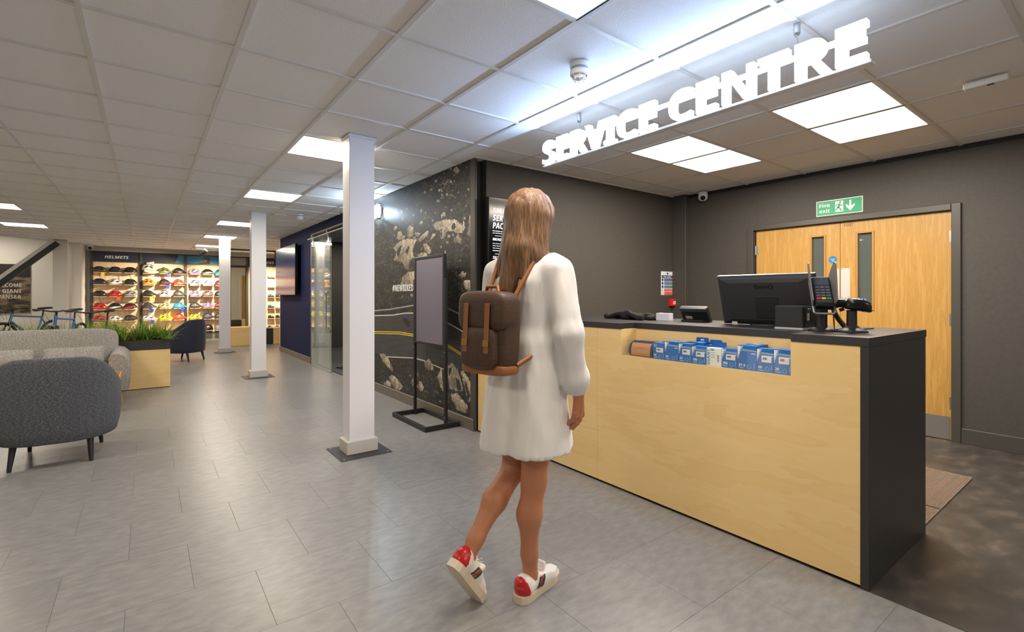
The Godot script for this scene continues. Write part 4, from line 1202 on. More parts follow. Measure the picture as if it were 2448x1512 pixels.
func far_wall() -> void:
	var Z := -16.30
	var d := thing("helmet_display", "wood-backed helmet display wall with navy header reading HELMETS", "display", Vector3(0.4, 0, Z))
	var off := Vector3(-0.4, 0, 0)
	var post := flat(srgb(62, 60, 58), 0.4)
	var navy := flat(srgb(30, 38, 60), 0.45)
	var sky := flat(srgb(58, 140, 178), 0.5)
	var bp := func(called, x0, x1, y0, y1, z0, z1, m, parent, bev := 0.001): return put(called, cc(Vector3(x0, y0, z0) + off, Vector3(x1, y1, z1) + off, bev), m, parent)
	for b in 4: bp.call("post", BAYS[b] - 0.03, BAYS[b] + 0.03, 0.0, 2.36, -0.03, 0.05, post, d, 0.003)
	for b in 3:
		var x0: float = BAYS[b] + 0.03; var x1: float = BAYS[b + 1] - 0.03
		bp.call("back_panel", x0, x1, 1.04, 2.10, -0.06, 0.0, M.display_wood, d)
		bp.call("back_panel", x0, x1, 0.17, 1.032, -0.06, 0.0, M.display_wood, d)
		var hd: Node = bp.call("header_panel", x0, x1, 2.115, 2.345, -0.02, 0.022, sky if b == 2 else navy, d)
		bp.call("header_rail", x0, x1, 2.345, 2.362, -0.02, 0.05, post, d)
		bp.call("header_rail", x0, x1, 2.098, 2.118, -0.02, 0.05, post, d)
		bp.call("plinth", x0, x1, 0.0, 0.17, -0.04, 0.03, flat(srgb(140, 136, 130), 0.5), d)
		bp.call("shelf_rail", x0, x1, 0.168, 0.19, 0.0, 0.05, post, d)
		if b == 0:
			put("lettering", letters("HELMETS", 0.47, 0.075, 0.003, true, 0.16, false, face_plus_z(Vector3(-0.86, 2.19, 0.022) + off)), M.white, hd)
		elif b == 1:
			put("sky_graphic", prism(S(), V2([0.63, 2.12, 0.835, 2.12, 0.835, 2.343, 0.70, 2.343]), 0.002, face_plus_z(Vector3(0, 0, 0.022) + off)), sky, hd)
		else:
			put("rider_graphic", prism(S(), V2([1.13, 2.118, 1.18, 2.14, 1.26, 2.16, 1.30, 2.19, 1.30, 2.23, 1.42, 2.23, 1.44, 2.17, 1.46, 2.118]), 0.002, face_plus_z(Vector3(0, 0, 0.022) + off)), flat(srgb(30, 28, 30), 0.5), hd)
			put("face_graphic", prism(S(), V2([1.29, 2.18, 1.27, 2.21, 1.29, 2.25, 1.34, 2.26, 1.38, 2.23, 1.36, 2.17]), 0.003, face_plus_z(Vector3(0, 0, 0.022) + off)), flat(srgb(176, 116, 86), 0.5), hd)
			put("helmet_graphic", prism(S(), V2([1.27, 2.25, 1.29, 2.30, 1.35, 2.32, 1.42, 2.31, 1.46, 2.27, 1.47, 2.22, 1.42, 2.21, 1.38, 2.25]), 0.004, face_plus_z(Vector3(0, 0, 0.022) + off)), flat(srgb(92, 74, 50), 0.5), hd)
	# helmets
	var road_v := [[-0.11, -0.02, 0.55, 0.75, 0.16], [0.0, 0.09, 0.5, 0.42, 0.17], [-0.09, 0.03, 1.05, 1.12, 0.13], [0.04, 0.12, 0.95, 0.9, 0.15], [-0.12, -0.03, 1.42, 1.45, 0.09], [0.0, 0.11, 1.4, 1.38, 0.09]]
	var trail_v := [[-0.10, -0.01, 0.5, 0.7, 0.18], [0.0, 0.08, 0.62, 0.4, 0.17], [-0.09, 0.0, 1.1, 1.15, 0.15], [0.015, 0.09, 1.05, 0.95, 0.15]]
	var mesh := {"road": shell_mesh(ROAD), "trail": shell_mesh(TRAIL), "city": shell_mesh(CITY)}
	var vent := {"road": vent_mesh(ROAD, road_v), "trail": vent_mesh(TRAIL, trail_v), "city": vent_mesh(CITY, [[-0.07, 0.0, 1.1, 1.15, 0.08], [0.02, 0.08, 1.1, 1.05, 0.08]])}
	var band := [vent_mesh(ROAD, [[-0.13, 0.12, 0.2, 0.32, 0.16]], 0.0055, [1.0]), vent_mesh(ROAD, [[-0.13, 0.12, 0.2, 0.32, 0.16]], 0.0055, [-1.0])]
	var vis := S()
	var vr := []
	for k in 5:
		var t := k / 4.0
		var r := PackedVector3Array()
		for e in [-1.0, -0.6, 0.0, 0.6, 1.0]: r.append(Vector3(0.055 + 0.125 * t - 0.03 * absf(e), 0.128 - 0.075 * t - 0.03 * e * e, e * 0.082 * (1.0 - 0.35 * t)))
		for e in [1.0, 0.6, 0.0, -0.6, -1.0]: r.append(Vector3(0.055 + 0.125 * t - 0.03 * absf(e), 0.121 - 0.075 * t - 0.03 * e * e, e * 0.082 * (1.0 - 0.35 * t)))
		vr.append(r)
	var visor := loft(vis, vr).commit()
	var strap := tube(S(), [Vector3(-0.03, 0.02, 0.07), Vector3(-0.02, -0.05, 0.085), Vector3(0.0, -0.10, 0.09), Vector3(0.01, -0.14, 0.092)], 0.006, 6).commit()
	var tagm := box(Vector3(0, 0, 0), Vector3(0.07, 0.10, 0.002)).commit()
	var shelf := box(Vector3(0, -0.006, 0.105), Vector3(0.25, 0.012, 0.21), 0.002).commit()
	var dark := flat(srgb(24, 24, 25), 0.5)
	var xs := [[-0.95, -0.64, -0.335], [0.05, 0.40, 0.715], [1.085, 1.39, 1.69]]
	var C := {"black": srgb(34, 34, 36), "charcoal": srgb(62, 60, 58), "navy": srgb(34, 40, 72), "white": srgb(226, 228, 230), "red": srgb(198, 40, 34), "grey": srgb(134, 136, 140), "olive": srgb(104, 112, 62), "orange": srgb(236, 138, 36), "flame": srgb(232, 74, 38), "pale grey": srgb(182, 186, 188), "sand": srgb(176, 164, 118), "sky blue": srgb(24, 140, 206), "yellow": srgb(222, 214, 24), "purple": srgb(120, 34, 130), "teal": srgb(20, 150, 170), "ice blue": srgb(150, 188, 204), "maroon": srgb(110, 34, 44), "lilac": srgb(160, 128, 172), "mauve": srgb(128, 98, 100), "slate": srgb(64, 66, 92), "gloss black": srgb(14, 14, 16)}
	# colour, kind, second colour ("" = dark vents only), mark: t tag yellow, b tag blue, s strap
	var H := [
		[["charcoal", "road", "", "ts"], ["navy", "road", "black", ""], ["gloss black", "road", "", "s"], ["white", "full", "orange", ""], ["olive", "trail", "", "b"], ["black", "trail", "", ""], ["white", "road", "purple", "s"], ["black", "road", "white", ""], ["teal", "road", "", ""]],
		[["navy", "road", "", ""], ["white", "road", "", ""], ["black", "road", "", "s"], ["orange", "trail", "", ""], ["black", "trail", "maroon", "b"], ["flame", "trail", "", ""], ["ice blue", "road", "", ""], ["white", "road", "", "s"], ["maroon", "road", "", ""]],
		[["black", "road", "", "s"], ["red", "road", "", "o"], ["grey", "road", "", ""], ["black", "trail", "", "t"], ["pale grey", "trail", "", "s"], ["charcoal", "trail", "", "s"], ["lilac", "trail", "", ""], ["mauve", "road", "", ""], ["black", "road", "", ""]],
		[["red", "road", "", "s"], ["black", "road", "white", ""], ["black", "road", "red", "s"], ["charcoal", "trail", "", "b"], ["sand", "trail", "", "s"], ["sky blue", "trail", "", "b"], ["charcoal", "trail", "", ""], ["lilac", "trail", "", "s"], ["red", "road", "black", ""]],
		[["red", "road", "black", ""], ["white", "road", "", ""], ["black", "road", "", ""], ["white", "road", "", "b"], ["yellow", "trail", "", ""], ["flame", "trail", "", ""], ["yellow", "road", "", ""], ["slate", "trail", "", ""], ["charcoal", "trail", "", ""]],
		[["", "", "", ""], ["", "", "", ""], ["", "", "", ""], ["", "", "", ""], ["", "", "", ""], ["", "", "", ""], ["black", "trail", "", ""], ["gloss black", "city", "", ""], ["grey", "city", "", ""]]]
	var rown := ["top", "second", "third", "fourth", "fifth", "lowest"]
	var bayn := ["below the HELMETS lettering", "of the middle helmet bay", "below the cyclist header"]
	var along := ["first", "second", "third"]
	var blue_tag := flat(srgb(44, 62, 190), 0.5); var yel_tag := flat(srgb(236, 206, 40), 0.5); var red_tag := flat(srgb(230, 90, 40), 0.5)
	for r in 6:
		for k in 9:
			var h: Array = H[r][k]
			var x: float = xs[k / 3][k % 3]
			put("shelf", shelf, M.display_wood_h, d, Vector3(x, ROWS[r], 0) + off)
			if h[0] == "": continue
			var kind: String = h[1]
			var word: String = {"road": "road", "trail": "trail", "city": "rounded", "full": "full-face"}[kind]
			var lab := "%s %s helmet, %s along the %s shelf %s" % [h[0], word, along[k % 3], rown[r], bayn[k / 3]]
			if h[2] and kind != "full": lab = "%s and %s %s helmet, %s along the %s shelf %s" % [h[0], h[2], word, along[k % 3], rown[r], bayn[k / 3]]
			if r == 0 and k == 3: lab = "white and orange full-face helmet with tall visor on the top shelf"
			var o := thing("helmet", lab, "helmet", Vector3(x, ROWS[r] + 0.001, Z + 0.105), rng.randf_range(-0.12, 0.12), "helmets on the display wall")
			var m := flat(C[h[0]], 0.35, 0.0, 0.6)
			if kind == "full":
				o.scale = Vector3(1.12, 1.12, 1.12)
				put("shell", mesh.trail, flat(C["pale grey"], 0.35, 0.0, 0.5), o, Vector3(0, 0.06, 0))
				put("vents", vent.trail, dark, o, Vector3(0, 0.06, 0))
				var chin := S()
				for s in [-1.0, 1.0]: tube(chin, [Vector3(-0.09, 0.06, s * 0.09), Vector3(0.0, 0.03, s * 0.10), Vector3(0.10, 0.022, s * 0.08), Vector3(0.17, 0.028, s * 0.03), Vector3(0.175, 0.03, 0)], [0.03, 0.03, 0.026, 0.024, 0.022], 8)
				put("chin_bar", chin, m, o)
				put("stripe", tube(S(), [Vector3(-0.11, 0.10, 0.092), Vector3(0.0, 0.075, 0.108), Vector3(0.13, 0.045, 0.084)], 0.012, 6), flat(C["orange"], 0.4), o)
				put("visor", visor, m, o, Vector3(0.0, 0.13, 0)).rotation.z = 0.75
				continue
			put("shell", mesh[kind], m, o)
			put("vents", vent[kind], dark, o)
			if h[2]: for bm in band: put("lower_band", bm, flat(C[h[2]], 0.35), o)
			if kind == "trail": put("visor", visor, m if h[2] == "" else flat(C[h[2]], 0.35), o)
			if "s" in h[3]: put("strap", strap, dark, o)
			for q in [["t", yel_tag], ["b", blue_tag], ["o", red_tag]]:
				if q[0] in h[3]: put("hang_tag", tagm, q[1], o, Vector3(0.06, -0.05, 0.125))
	# mirror between the displays
	var mi := thing("mirror", "tall framed mirror between the helmet and shoe displays", "mirror", Vector3(2.16, 0, Z))
	put("back_board", box(Vector3(0, 1.18, -0.03), Vector3(0.40, 2.36, 0.05)), post, mi)
	put("mirror_glass", box(Vector3(0, 1.18, 0.002), Vector3(0.372, 1.74, 0.008)), flat(srgb(225, 230, 226), 0.02, 1.0), mi)
	put("header_panel", box(Vector3(0, 2.23, 0.005), Vector3(0.40, 0.23, 0.02)), flat(srgb(150, 146, 142), 0.5), mi)
	for y in [2.352, 2.108]: put("header_rail", box(Vector3(0, y, 0.01), Vector3(0.40, 0.018, 0.05)), post, mi)
	# shoe display
	var sd := thing("shoe_display", "wood-backed cycling shoe display wall with navy header", "display", Vector3(3.1, 0, Z))
	for x in [-0.71, 0.9]: put("post", box(Vector3(x, 1.18, 0.01), Vector3(0.06, 2.36, 0.08), 0.003), post, sd)
	put("back_panel", box(Vector3(0.1, 1.13, -0.03), Vector3(1.55, 1.95, 0.06)), M.display_wood, sd)
	var sh := put("header_panel", box(Vector3(0.1, 2.23, 0.0), Vector3(1.55, 0.23, 0.04)), navy, sd)
	put("lettering", letters("SHOES", 0.36, 0.075, 0.003, true, 0.16, false, face_plus_z(Vector3(-0.35, 2.19, 0.02))), M.white, sh)
	for y in [2.352, 2.108]: put("header_rail", box(Vector3(0.1, y, 0.01), Vector3(1.55, 0.018, 0.06)), post, sd)
	var s_mesh := shell_mesh([[-0.13, 0.07, 0.0, 0.012], [-0.12, 0.098, 0.0, 0.028], [-0.08, 0.105, 0.0, 0.034], [-0.04, 0.10, 0.0, 0.033], [0.0, 0.085, 0.0, 0.036], [0.05, 0.062, 0.0, 0.042], [0.10, 0.045, 0.0, 0.036], [0.13, 0.02, 0.0, 0.014]])
	var sole := box(Vector3(0, -0.004, 0), Vector3(0.25, 0.012, 0.075), 0.004).commit()
	var sstrap := tube(S(), [Vector3(0.0, 0.03, 0.041), Vector3(0.0, 0.075, 0.034), Vector3(-0.005, 0.092, 0.0), Vector3(0.0, 0.075, -0.034)], 0.007, 6).commit()
	var SC := [["white", "white"], ["white", "white"], ["charcoal", "black"], ["charcoal", "white"], ["black and white", "black and white"], ["black", "navy"]]
	for r in 6:
		for k in 4:
			var x: float = [3.03, 3.24, 3.46, 3.68][k]
			put("shelf", box(Vector3(0, -0.006, 0.07), Vector3(0.18, 0.012, 0.14), 0.002), M.display_wood_h, sd, Vector3(x - 3.1, ROWS[r] - 0.03, 0))
			if k > 1: continue
			var c: String = SC[r][k]
			var o := thing("cycling_shoe", "%s cycling shoe, %s along the %s shelf of the shoe display" % [c, along[k], rown[r]], "shoe", Vector3(x, ROWS[r] - 0.018, Z + 0.075), 0.15, "shoes on the display wall")
			o.scale = Vector3(0.72, 0.85, 0.85)
			put("upper", s_mesh, flat(C[c.split(" ")[0]], 0.4), o)
			put("sole", sole, dark, o)
			put("strap", sstrap, flat(C["pale grey"], 0.4) if c != "white" else flat(C["grey"], 0.4), o)
	# seating blocks in front
	var bn := thing("bench", "low plywood bench block with a black section in front of the mirror", "bench", Vector3(2.5, 0, -13.72))
	put("seat_block", box(Vector3(-0.58, 0.225, 0), Vector3(0.60, 0.45, 0.44), 0.003), M.ply, bn)
	put("dark_block", box(Vector3(-0.105, 0.20, 0), Vector3(0.345, 0.40, 0.44), 0.003), M.laminate, bn)
	put("seat_block", box(Vector3(0.48, 0.205, 0), Vector3(0.82, 0.41, 0.44), 0.003), M.ply, bn)
	# pale wall with an oak door that the mirror shows
	wallpart("wall_stock_room", cc(Vector3(2.38, 0, -11.762), Vector3(4.6, 2.6, -11.80)), flat(srgb(214, 214, 204), 0.7), "pale wall behind the navy corner")
	var dr := struct("door_4", "oak stock room door seen in the mirror")
	put("leaf", cc(Vector3(2.86, 0.01, -11.80), Vector3(3.62, 1.98, -11.83)), M.oak, dr)
	put("lining", cc(Vector3(2.79, 0.0, -11.80), Vector3(2.86, 2.05, -11.82)), M.white_wall, dr)
	put("lining", cc(Vector3(3.62, 0.0, -11.80), Vector3(3.69, 2.05, -11.82)), M.white_wall, dr)
	put("kick_plate", cc(Vector3(2.88, 0.02, -11.83), Vector3(3.60, 0.22, -11.834)), M.black_matte, dr)
	put("lever_handle", tube(S(), [Vector3(2.92, 1.0, -11.83), Vector3(2.92, 1.0, -11.88), Vector3(3.03, 1.0, -11.88)], 0.009, 8), M.chrome, dr)
	# spotlight track
	var e0 := on_y(463, 593, 2.45)
	var tr := thing("light_track", "black ceiling track carrying spotlights in front of the displays", "light track", Vector3(0, 0, 0))
	put("rail", cc(Vector3(e0.x, 2.445, e0.z - 0.018), Vector3(4.3, 2.479, e0.z + 0.018), 0.002), M.black, tr)
	put("feed_box", box(Vector3(e0.x + 0.15, 2.43, e0.z), Vector3(0.24, 0.05, 0.04), 0.003), M.black, tr)
	var k := 0
	for s in [[484, Vector3(-0.15, 1.0, -16.3)], [541, Vector3(1.3, 1.0, -16.3)], [661, Vector3(3.0, 0.95, -16.3)]]:  # the middle head is added, hidden by the column, to light the display
		var at := on_z(s[0], 600, e0.z)
		at.y = 2.445
		var o := thing("track_spotlight", ["black track spotlight turned to the HELMETS bay", "added unseen black track spotlight behind the third column", "black track spotlight in front of the shoe display"][k], "spotlight", at, 0.0, "track spotlights")
		k += 1
		var aim: Vector3 = (s[1] - (at + Vector3(0, -0.12, 0))).normalized()
		var bas := Basis.looking_at(aim)
		var hd := Transform3D(bas, Vector3(0, -0.12, 0))
		put("stem", tube(S(), [Vector3(0, 0, 0), Vector3(0, -0.07, 0)], 0.012, 8), M.black, o)
		put("adapter", box(Vector3(0, -0.012, 0), Vector3(0.12, 0.022, 0.034), 0.003), M.black, o)
		var lx := Transform3D(bas * Basis(Vector3.RIGHT, -PI / 2), Vector3(0, -0.12, 0))
		put("can", lathe(S(), [[0.0, -0.15], [0.055, -0.145], [0.06, -0.12], [0.06, 0.115], [0.054, 0.12], [0.048, 0.09]], 20, lx), M.black, o)
		put("lamp_face", lathe(S(), [[0.05, 0.088], [0.0, 0.088]], 20, lx), glow(WARM, 3.0), o)
		var l := SpotLight3D.new()
		l.name = "spot_beam"; l.light_color = Color(1.0, 0.92, 0.80); l.light_energy = 8.5; l.spot_angle = 42.0; l.light_size = 0.03; l.spot_range = 20.0; l.spot_attenuation = 2.0; l.shadow_enabled = true
		o.add_child(l)
		l.transform = Transform3D(bas, Vector3(0, -0.12, 0) + aim * 0.125)

# ---------------------------------------------------------------- stair corner with the bikes
func far_corner() -> void:
	wallpart("wall_stub", cc(Vector3(-1.42, 0, -15.4), Vector3(-1.24, 2.48, -16.46)), M.white_wall, "pale return wall beside the helmet display")
	var c := thing("corner_column", "broad white column beside the sloping stair beam", "column", Vector3(-1.56, 0, -15.0))
	put("shaft", box(Vector3(0, 1.24, 0), Vector3(0.25, 2.48, 0.25), 0.004), M.white_wall, c)
	put("skirting", box(Vector3(0, 0.05, 0), Vector3(0.28, 0.10, 0.28), 0.003), M.column_base, c)
	var st := thing("stair_beam", "sloping stair beam, white above and black beneath", "beam", Vector3(-2.1, 0, -14.7))
	var a := Vector3(0.48, 2.44, 0); var b := Vector3(-1.9, -0.02, 0)
	var xf := Transform3D(Basis.looking_at((b - a).normalized()), (a + b) * 0.5)
	put("stringer", box(Vector3(0, -0.06, 0), Vector3(0.10, 0.10, (b - a).length()), 0.003, xf), flat(srgb(44, 42, 40), 0.5), st)
	put("capping", box(Vector3(0, 0.03, 0), Vector3(0.12, 0.07, (b - a).length()), 0.003, xf), M.white_wall, st)
	var p := thing("welcome_poster", "dark landscape poster with white welcome lettering behind the stair beam", "poster", Vector3(-3.0, 1.39, -16.44))
	var nt := noise_tex(41, 0.012, [[0.0, srgb(38, 33, 28)], [0.42, srgb(74, 64, 52)], [0.6, srgb(116, 100, 80)], [1.0, srgb(150, 132, 108)]], 5, 20.0)
	put("print", box(Vector3(0, -0.15, 0.008), Vector3(1.5, 0.87, 0.016)), tex_mat(nt, Vector3(0.5, 1.2, 0.5), 0.5), p)
	put("print", box(Vector3(0, 0.44, 0.008), Vector3(1.5, 0.30, 0.016)), flat(srgb(36, 31, 27), 0.5), p)
	var wt := flat(srgb(214, 210, 202), 0.5)
	for t in [["WELCOME", 0.50, 0.045], ["TO GIANT", 0.50, -0.095], ["SWANSEA", 0.49, -0.235]]:
		put("lettering", letters(t[0], t[1], 0.088, 0.002, true, 0, false, face_plus_z(Vector3(0.10, t[2], 0.016))), wt, p)
	make_bike("blue hybrid bike with black saddle standing beside the planter", srgb(64, 108, 142), on_y(24, 739, 0.955), Vector3(-0.60, 0, 0.80), "flat")
	make_bike("bright blue mountain bike with its handlebar turned, under the white column", srgb(40, 96, 180), on_y(131, 743, 0.955), Vector3(-0.305, 0, 0.96), "flat")
	make_bike("black bike with its bars in front of the helmet display edge", srgb(28, 28, 30), on_y(212, 746, 0.955), Vector3(-0.30, 0, 0.95), "flat")

func make_bike(label: String, col: Color, head: Vector3, fwd: Vector3, _kind: String) -> void:
	fwd = fwd.normalized()
	# local: +x forward, y up; the bar sits 0.44 in front of the middle
	var turn := atan2(-fwd.z, fwd.x)
	var at := Vector3(head.x, 0, head.z) - fwd * 0.42
	var o := thing("bicycle", label, "bicycle", at, turn, "bikes behind the planter")
	var fm := flat(col, 0.3, 0.0, 0.5)
	var rear := Vector3(-0.53, 0.345, 0); var front := Vector3(0.58, 0.345, 0)
	var bb := Vector3(-0.10, 0.30, 0); var st := Vector3(-0.27, 0.76, 0); var ht := Vector3(0.385, 0.84, 0); var hb := Vector3(0.42, 0.70, 0)
	var fr := S()
	tube(fr, [bb, hb], [0.024, 0.026], 10)
	tube(fr, [st, ht + Vector3(-0.01, -0.03, 0)], 0.018, 10)
	tube(fr, [bb, st], 0.018, 10)
	tube(fr, [ht + Vector3(-0.01, 0.02, 0), hb + Vector3(0.01, -0.03, 0)], 0.023, 12)
	for s in [-1.0, 1.0]:
		tube(fr, [bb, rear + Vector3(0, 0, 0.06 * s)], 0.010, 8)
		tube(fr, [st + Vector3(0, -0.05, 0), rear + Vector3(0, 0, 0.06 * s)], 0.008, 8)
	put("frame", fr, fm, o)
	var fk := S()
	for s in [-1.0, 1.0]: tube(fk, [hb + Vector3(0.01, -0.03, 0.05 * s), front + Vector3(0, 0, 0.055 * s)], 0.014, 8)
	bx(fk, hb + Vector3(0.012, -0.04, 0), Vector3(0.05, 0.03, 0.13), 0.006)
	put("fork", fk, M.black, o)
	for w in [rear, front]:
		var rings := []
		var tyre := []
		for k in 37:
			var t := TAU * k / 36
			tyre.append(w + Vector3(cos(t), sin(t), 0) * 0.322)
		var wh := put("wheel", tube(S(), tyre, 0.023, 8), M.black_matte, o)
		var rim := []
		for p in tyre: rim.append(w + (p - w) * 0.92)
		put("rim", tube(S(), rim, 0.010, 6), M.black, wh)
		var sp := S()
		for k in 16:
			var t := TAU * k / 16
			tube(sp, [w + Vector3(0, 0, 0.02 * (1 if k % 2 else -1)), w + Vector3(cos(t), sin(t), 0) * 0.295], 0.0014, 4)
		put("spokes", sp, M.steel, wh)
		put("hub", tube(S(), [w + Vector3(0, 0, -0.05), w + Vector3(0, 0, 0.05)], 0.018, 10), M.black, wh)
	var sa := S()
	var rr := []
	for k in 7:
		var t := k / 6.0
		var ring := PackedVector3Array()
		var hw := lerpf(0.075, 0.016, pow(t, 0.7)); var x := -0.14 + 0.27 * t
		for j in 10:
			var a := TAU * j / 10
			ring.append(st + Vector3(-0.03 + x, 0.185 + 0.024 * sin(a) + 0.012 * (1 - t), hw * cos(a)))
		rr.append(ring)
	put("saddle", loft(sa, rr), M.black_matte, o)
	put("seat_post", tube(S(), [st, st + Vector3(-0.03, 0.17, 0)], 0.014, 8), M.black, o)
	var bar := S()
	var bc := ht + Vector3(0.05, 0.10, 0)
	tube(bar, [bc + Vector3(-0.06, 0.03, -0.33), bc + Vector3(-0.045, 0.03, -0.24), bc + Vector3(0, 0.0, -0.06), bc, bc + Vector3(0, 0.0, 0.06), bc + Vector3(-0.045, 0.03, 0.24), bc + Vector3(-0.06, 0.03, 0.33)], 0.013, 8)
	var hbar := put("handlebar", bar, M.black, o)
	put("stem", tube(S(), [ht + Vector3(-0.015, 0.0, 0), ht + Vector3(-0.02, 0.085, 0), bc], 0.018, 8), M.black, o)
	for s in [-1.0, 1.0]:
		put("grip", tube(S(), [bc + Vector3(-0.06, 0.03, 0.34 * s), bc + Vector3(-0.042, 0.03, 0.22 * s)], 0.018, 8), M.black_matte, hbar)
		put("brake_lever", tube(S(), [bc + Vector3(-0.03, 0.025, 0.19 * s), bc + Vector3(0.02, 0.01, 0.23 * s), bc + Vector3(0.01, 0.0, 0.30 * s)], 0.006, 6), M.black, hbar)
		put("cable", tube(S(), [bc + Vector3(-0.02, 0.02, 0.19 * s), bc + Vector3(0.10, 0.03, 0.15 * s), bc + Vector3(0.14, -0.06, 0.06 * s), bc + Vector3(0.07, -0.2, 0.03 * s)], 0.003, 5), M.black, hbar)
	put("chainring", lathe(S(), [[0.085, -0.002], [0.095, -0.002], [0.095, 0.002], [0.085, 0.002], [0.085, -0.002]], 28, Transform3D(Basis(Vector3.RIGHT, PI / 2), bb + Vector3(0, 0, 0.05))), M.black, o)
	put("crank", tube(S(), [bb + Vector3(0.17, 0, 0.07), bb + Vector3(0, 0, 0.07), bb + Vector3(0, 0, -0.07), bb + Vector3(-0.17, 0, -0.07)], 0.011, 6), M.black, o)

# ---------------------------------------------------------------- seating corner
func tub(w: float, dep: float, ytop: float, yarm: float, ybot: float) -> ArrayMesh:
	var rings := []
	var se := func(v: float, e: float) -> float: return signf(v) * pow(absf(v), e)
	for k in 41:
		var t := -1.0 + 2.0 * k / 40.0
		var th := t * deg_to_rad(128.0)
		var dirx: float = se.call(sin(th), 0.78); var dirz: float = se.call(cos(th), 0.78)
		var h := lerpf(ytop, yarm, smoothstep(0.18, 0.95, absf(t)))
		h += 0.02 * cos(th)
		var ring := PackedVector3Array()
		for q in [[0.86, ybot, 0], [0.93, ybot + 0.012, 0], [0.975, ybot + 0.09, 0], [1.0, lerpf(ybot, h, 0.45), 0], [0.995, lerpf(ybot, h, 0.8), 0], [0.975, h - 0.03, 0], [0.935, h - 0.006, 0], [0.90, h, 0], [0.86, h - 0.006, 0], [0.82, h - 0.035, 0], [0.76, lerpf(0.4, h, 0.5), 0], [0.72, 0.38, 0], [0.72, ybot + 0.02, 0]]:
			ring.append(Vector3(dirx * w / 2 * q[0], q[1], dirz * dep / 2 * q[0]))
		rings.append(ring)
	return loft(S(), rings).commit()
func tub_chair(called: String, label: String, at: Vector3, turn: float, m: Material, sc := 1.0) -> void:
	var o := thing(called, label, "armchair", at, turn)
	put("back_shell", tub(0.74 * sc, 0.72 * sc, 0.765, 0.55, 0.165), m, o)
	put("seat_base", soft(S(), Vector3(0, 0.25, -0.06), Vector3(0.56 * sc, 0.17, 0.62 * sc), 5.0), m, o)
	put("seat_cushion", soft(S(), Vector3(0, 0.375, -0.07), Vector3(0.545 * sc, 0.14, 0.62 * sc), 5.0), m, o)
	for a in [[-1, 1], [1, 1], [-1, -1], [1, -1]]:
		put("leg", tube(S(), [Vector3(a[0] * 0.205 * sc, 0.20, a[1] * 0.22 * sc), Vector3(a[0] * 0.218 * sc, 0.012, a[1] * 0.275 * sc), Vector3(a[0] * 0.218 * sc, 0.001, a[1] * 0.275 * sc)], [0.023, 0.013, 0.012], 12), M.black, o)
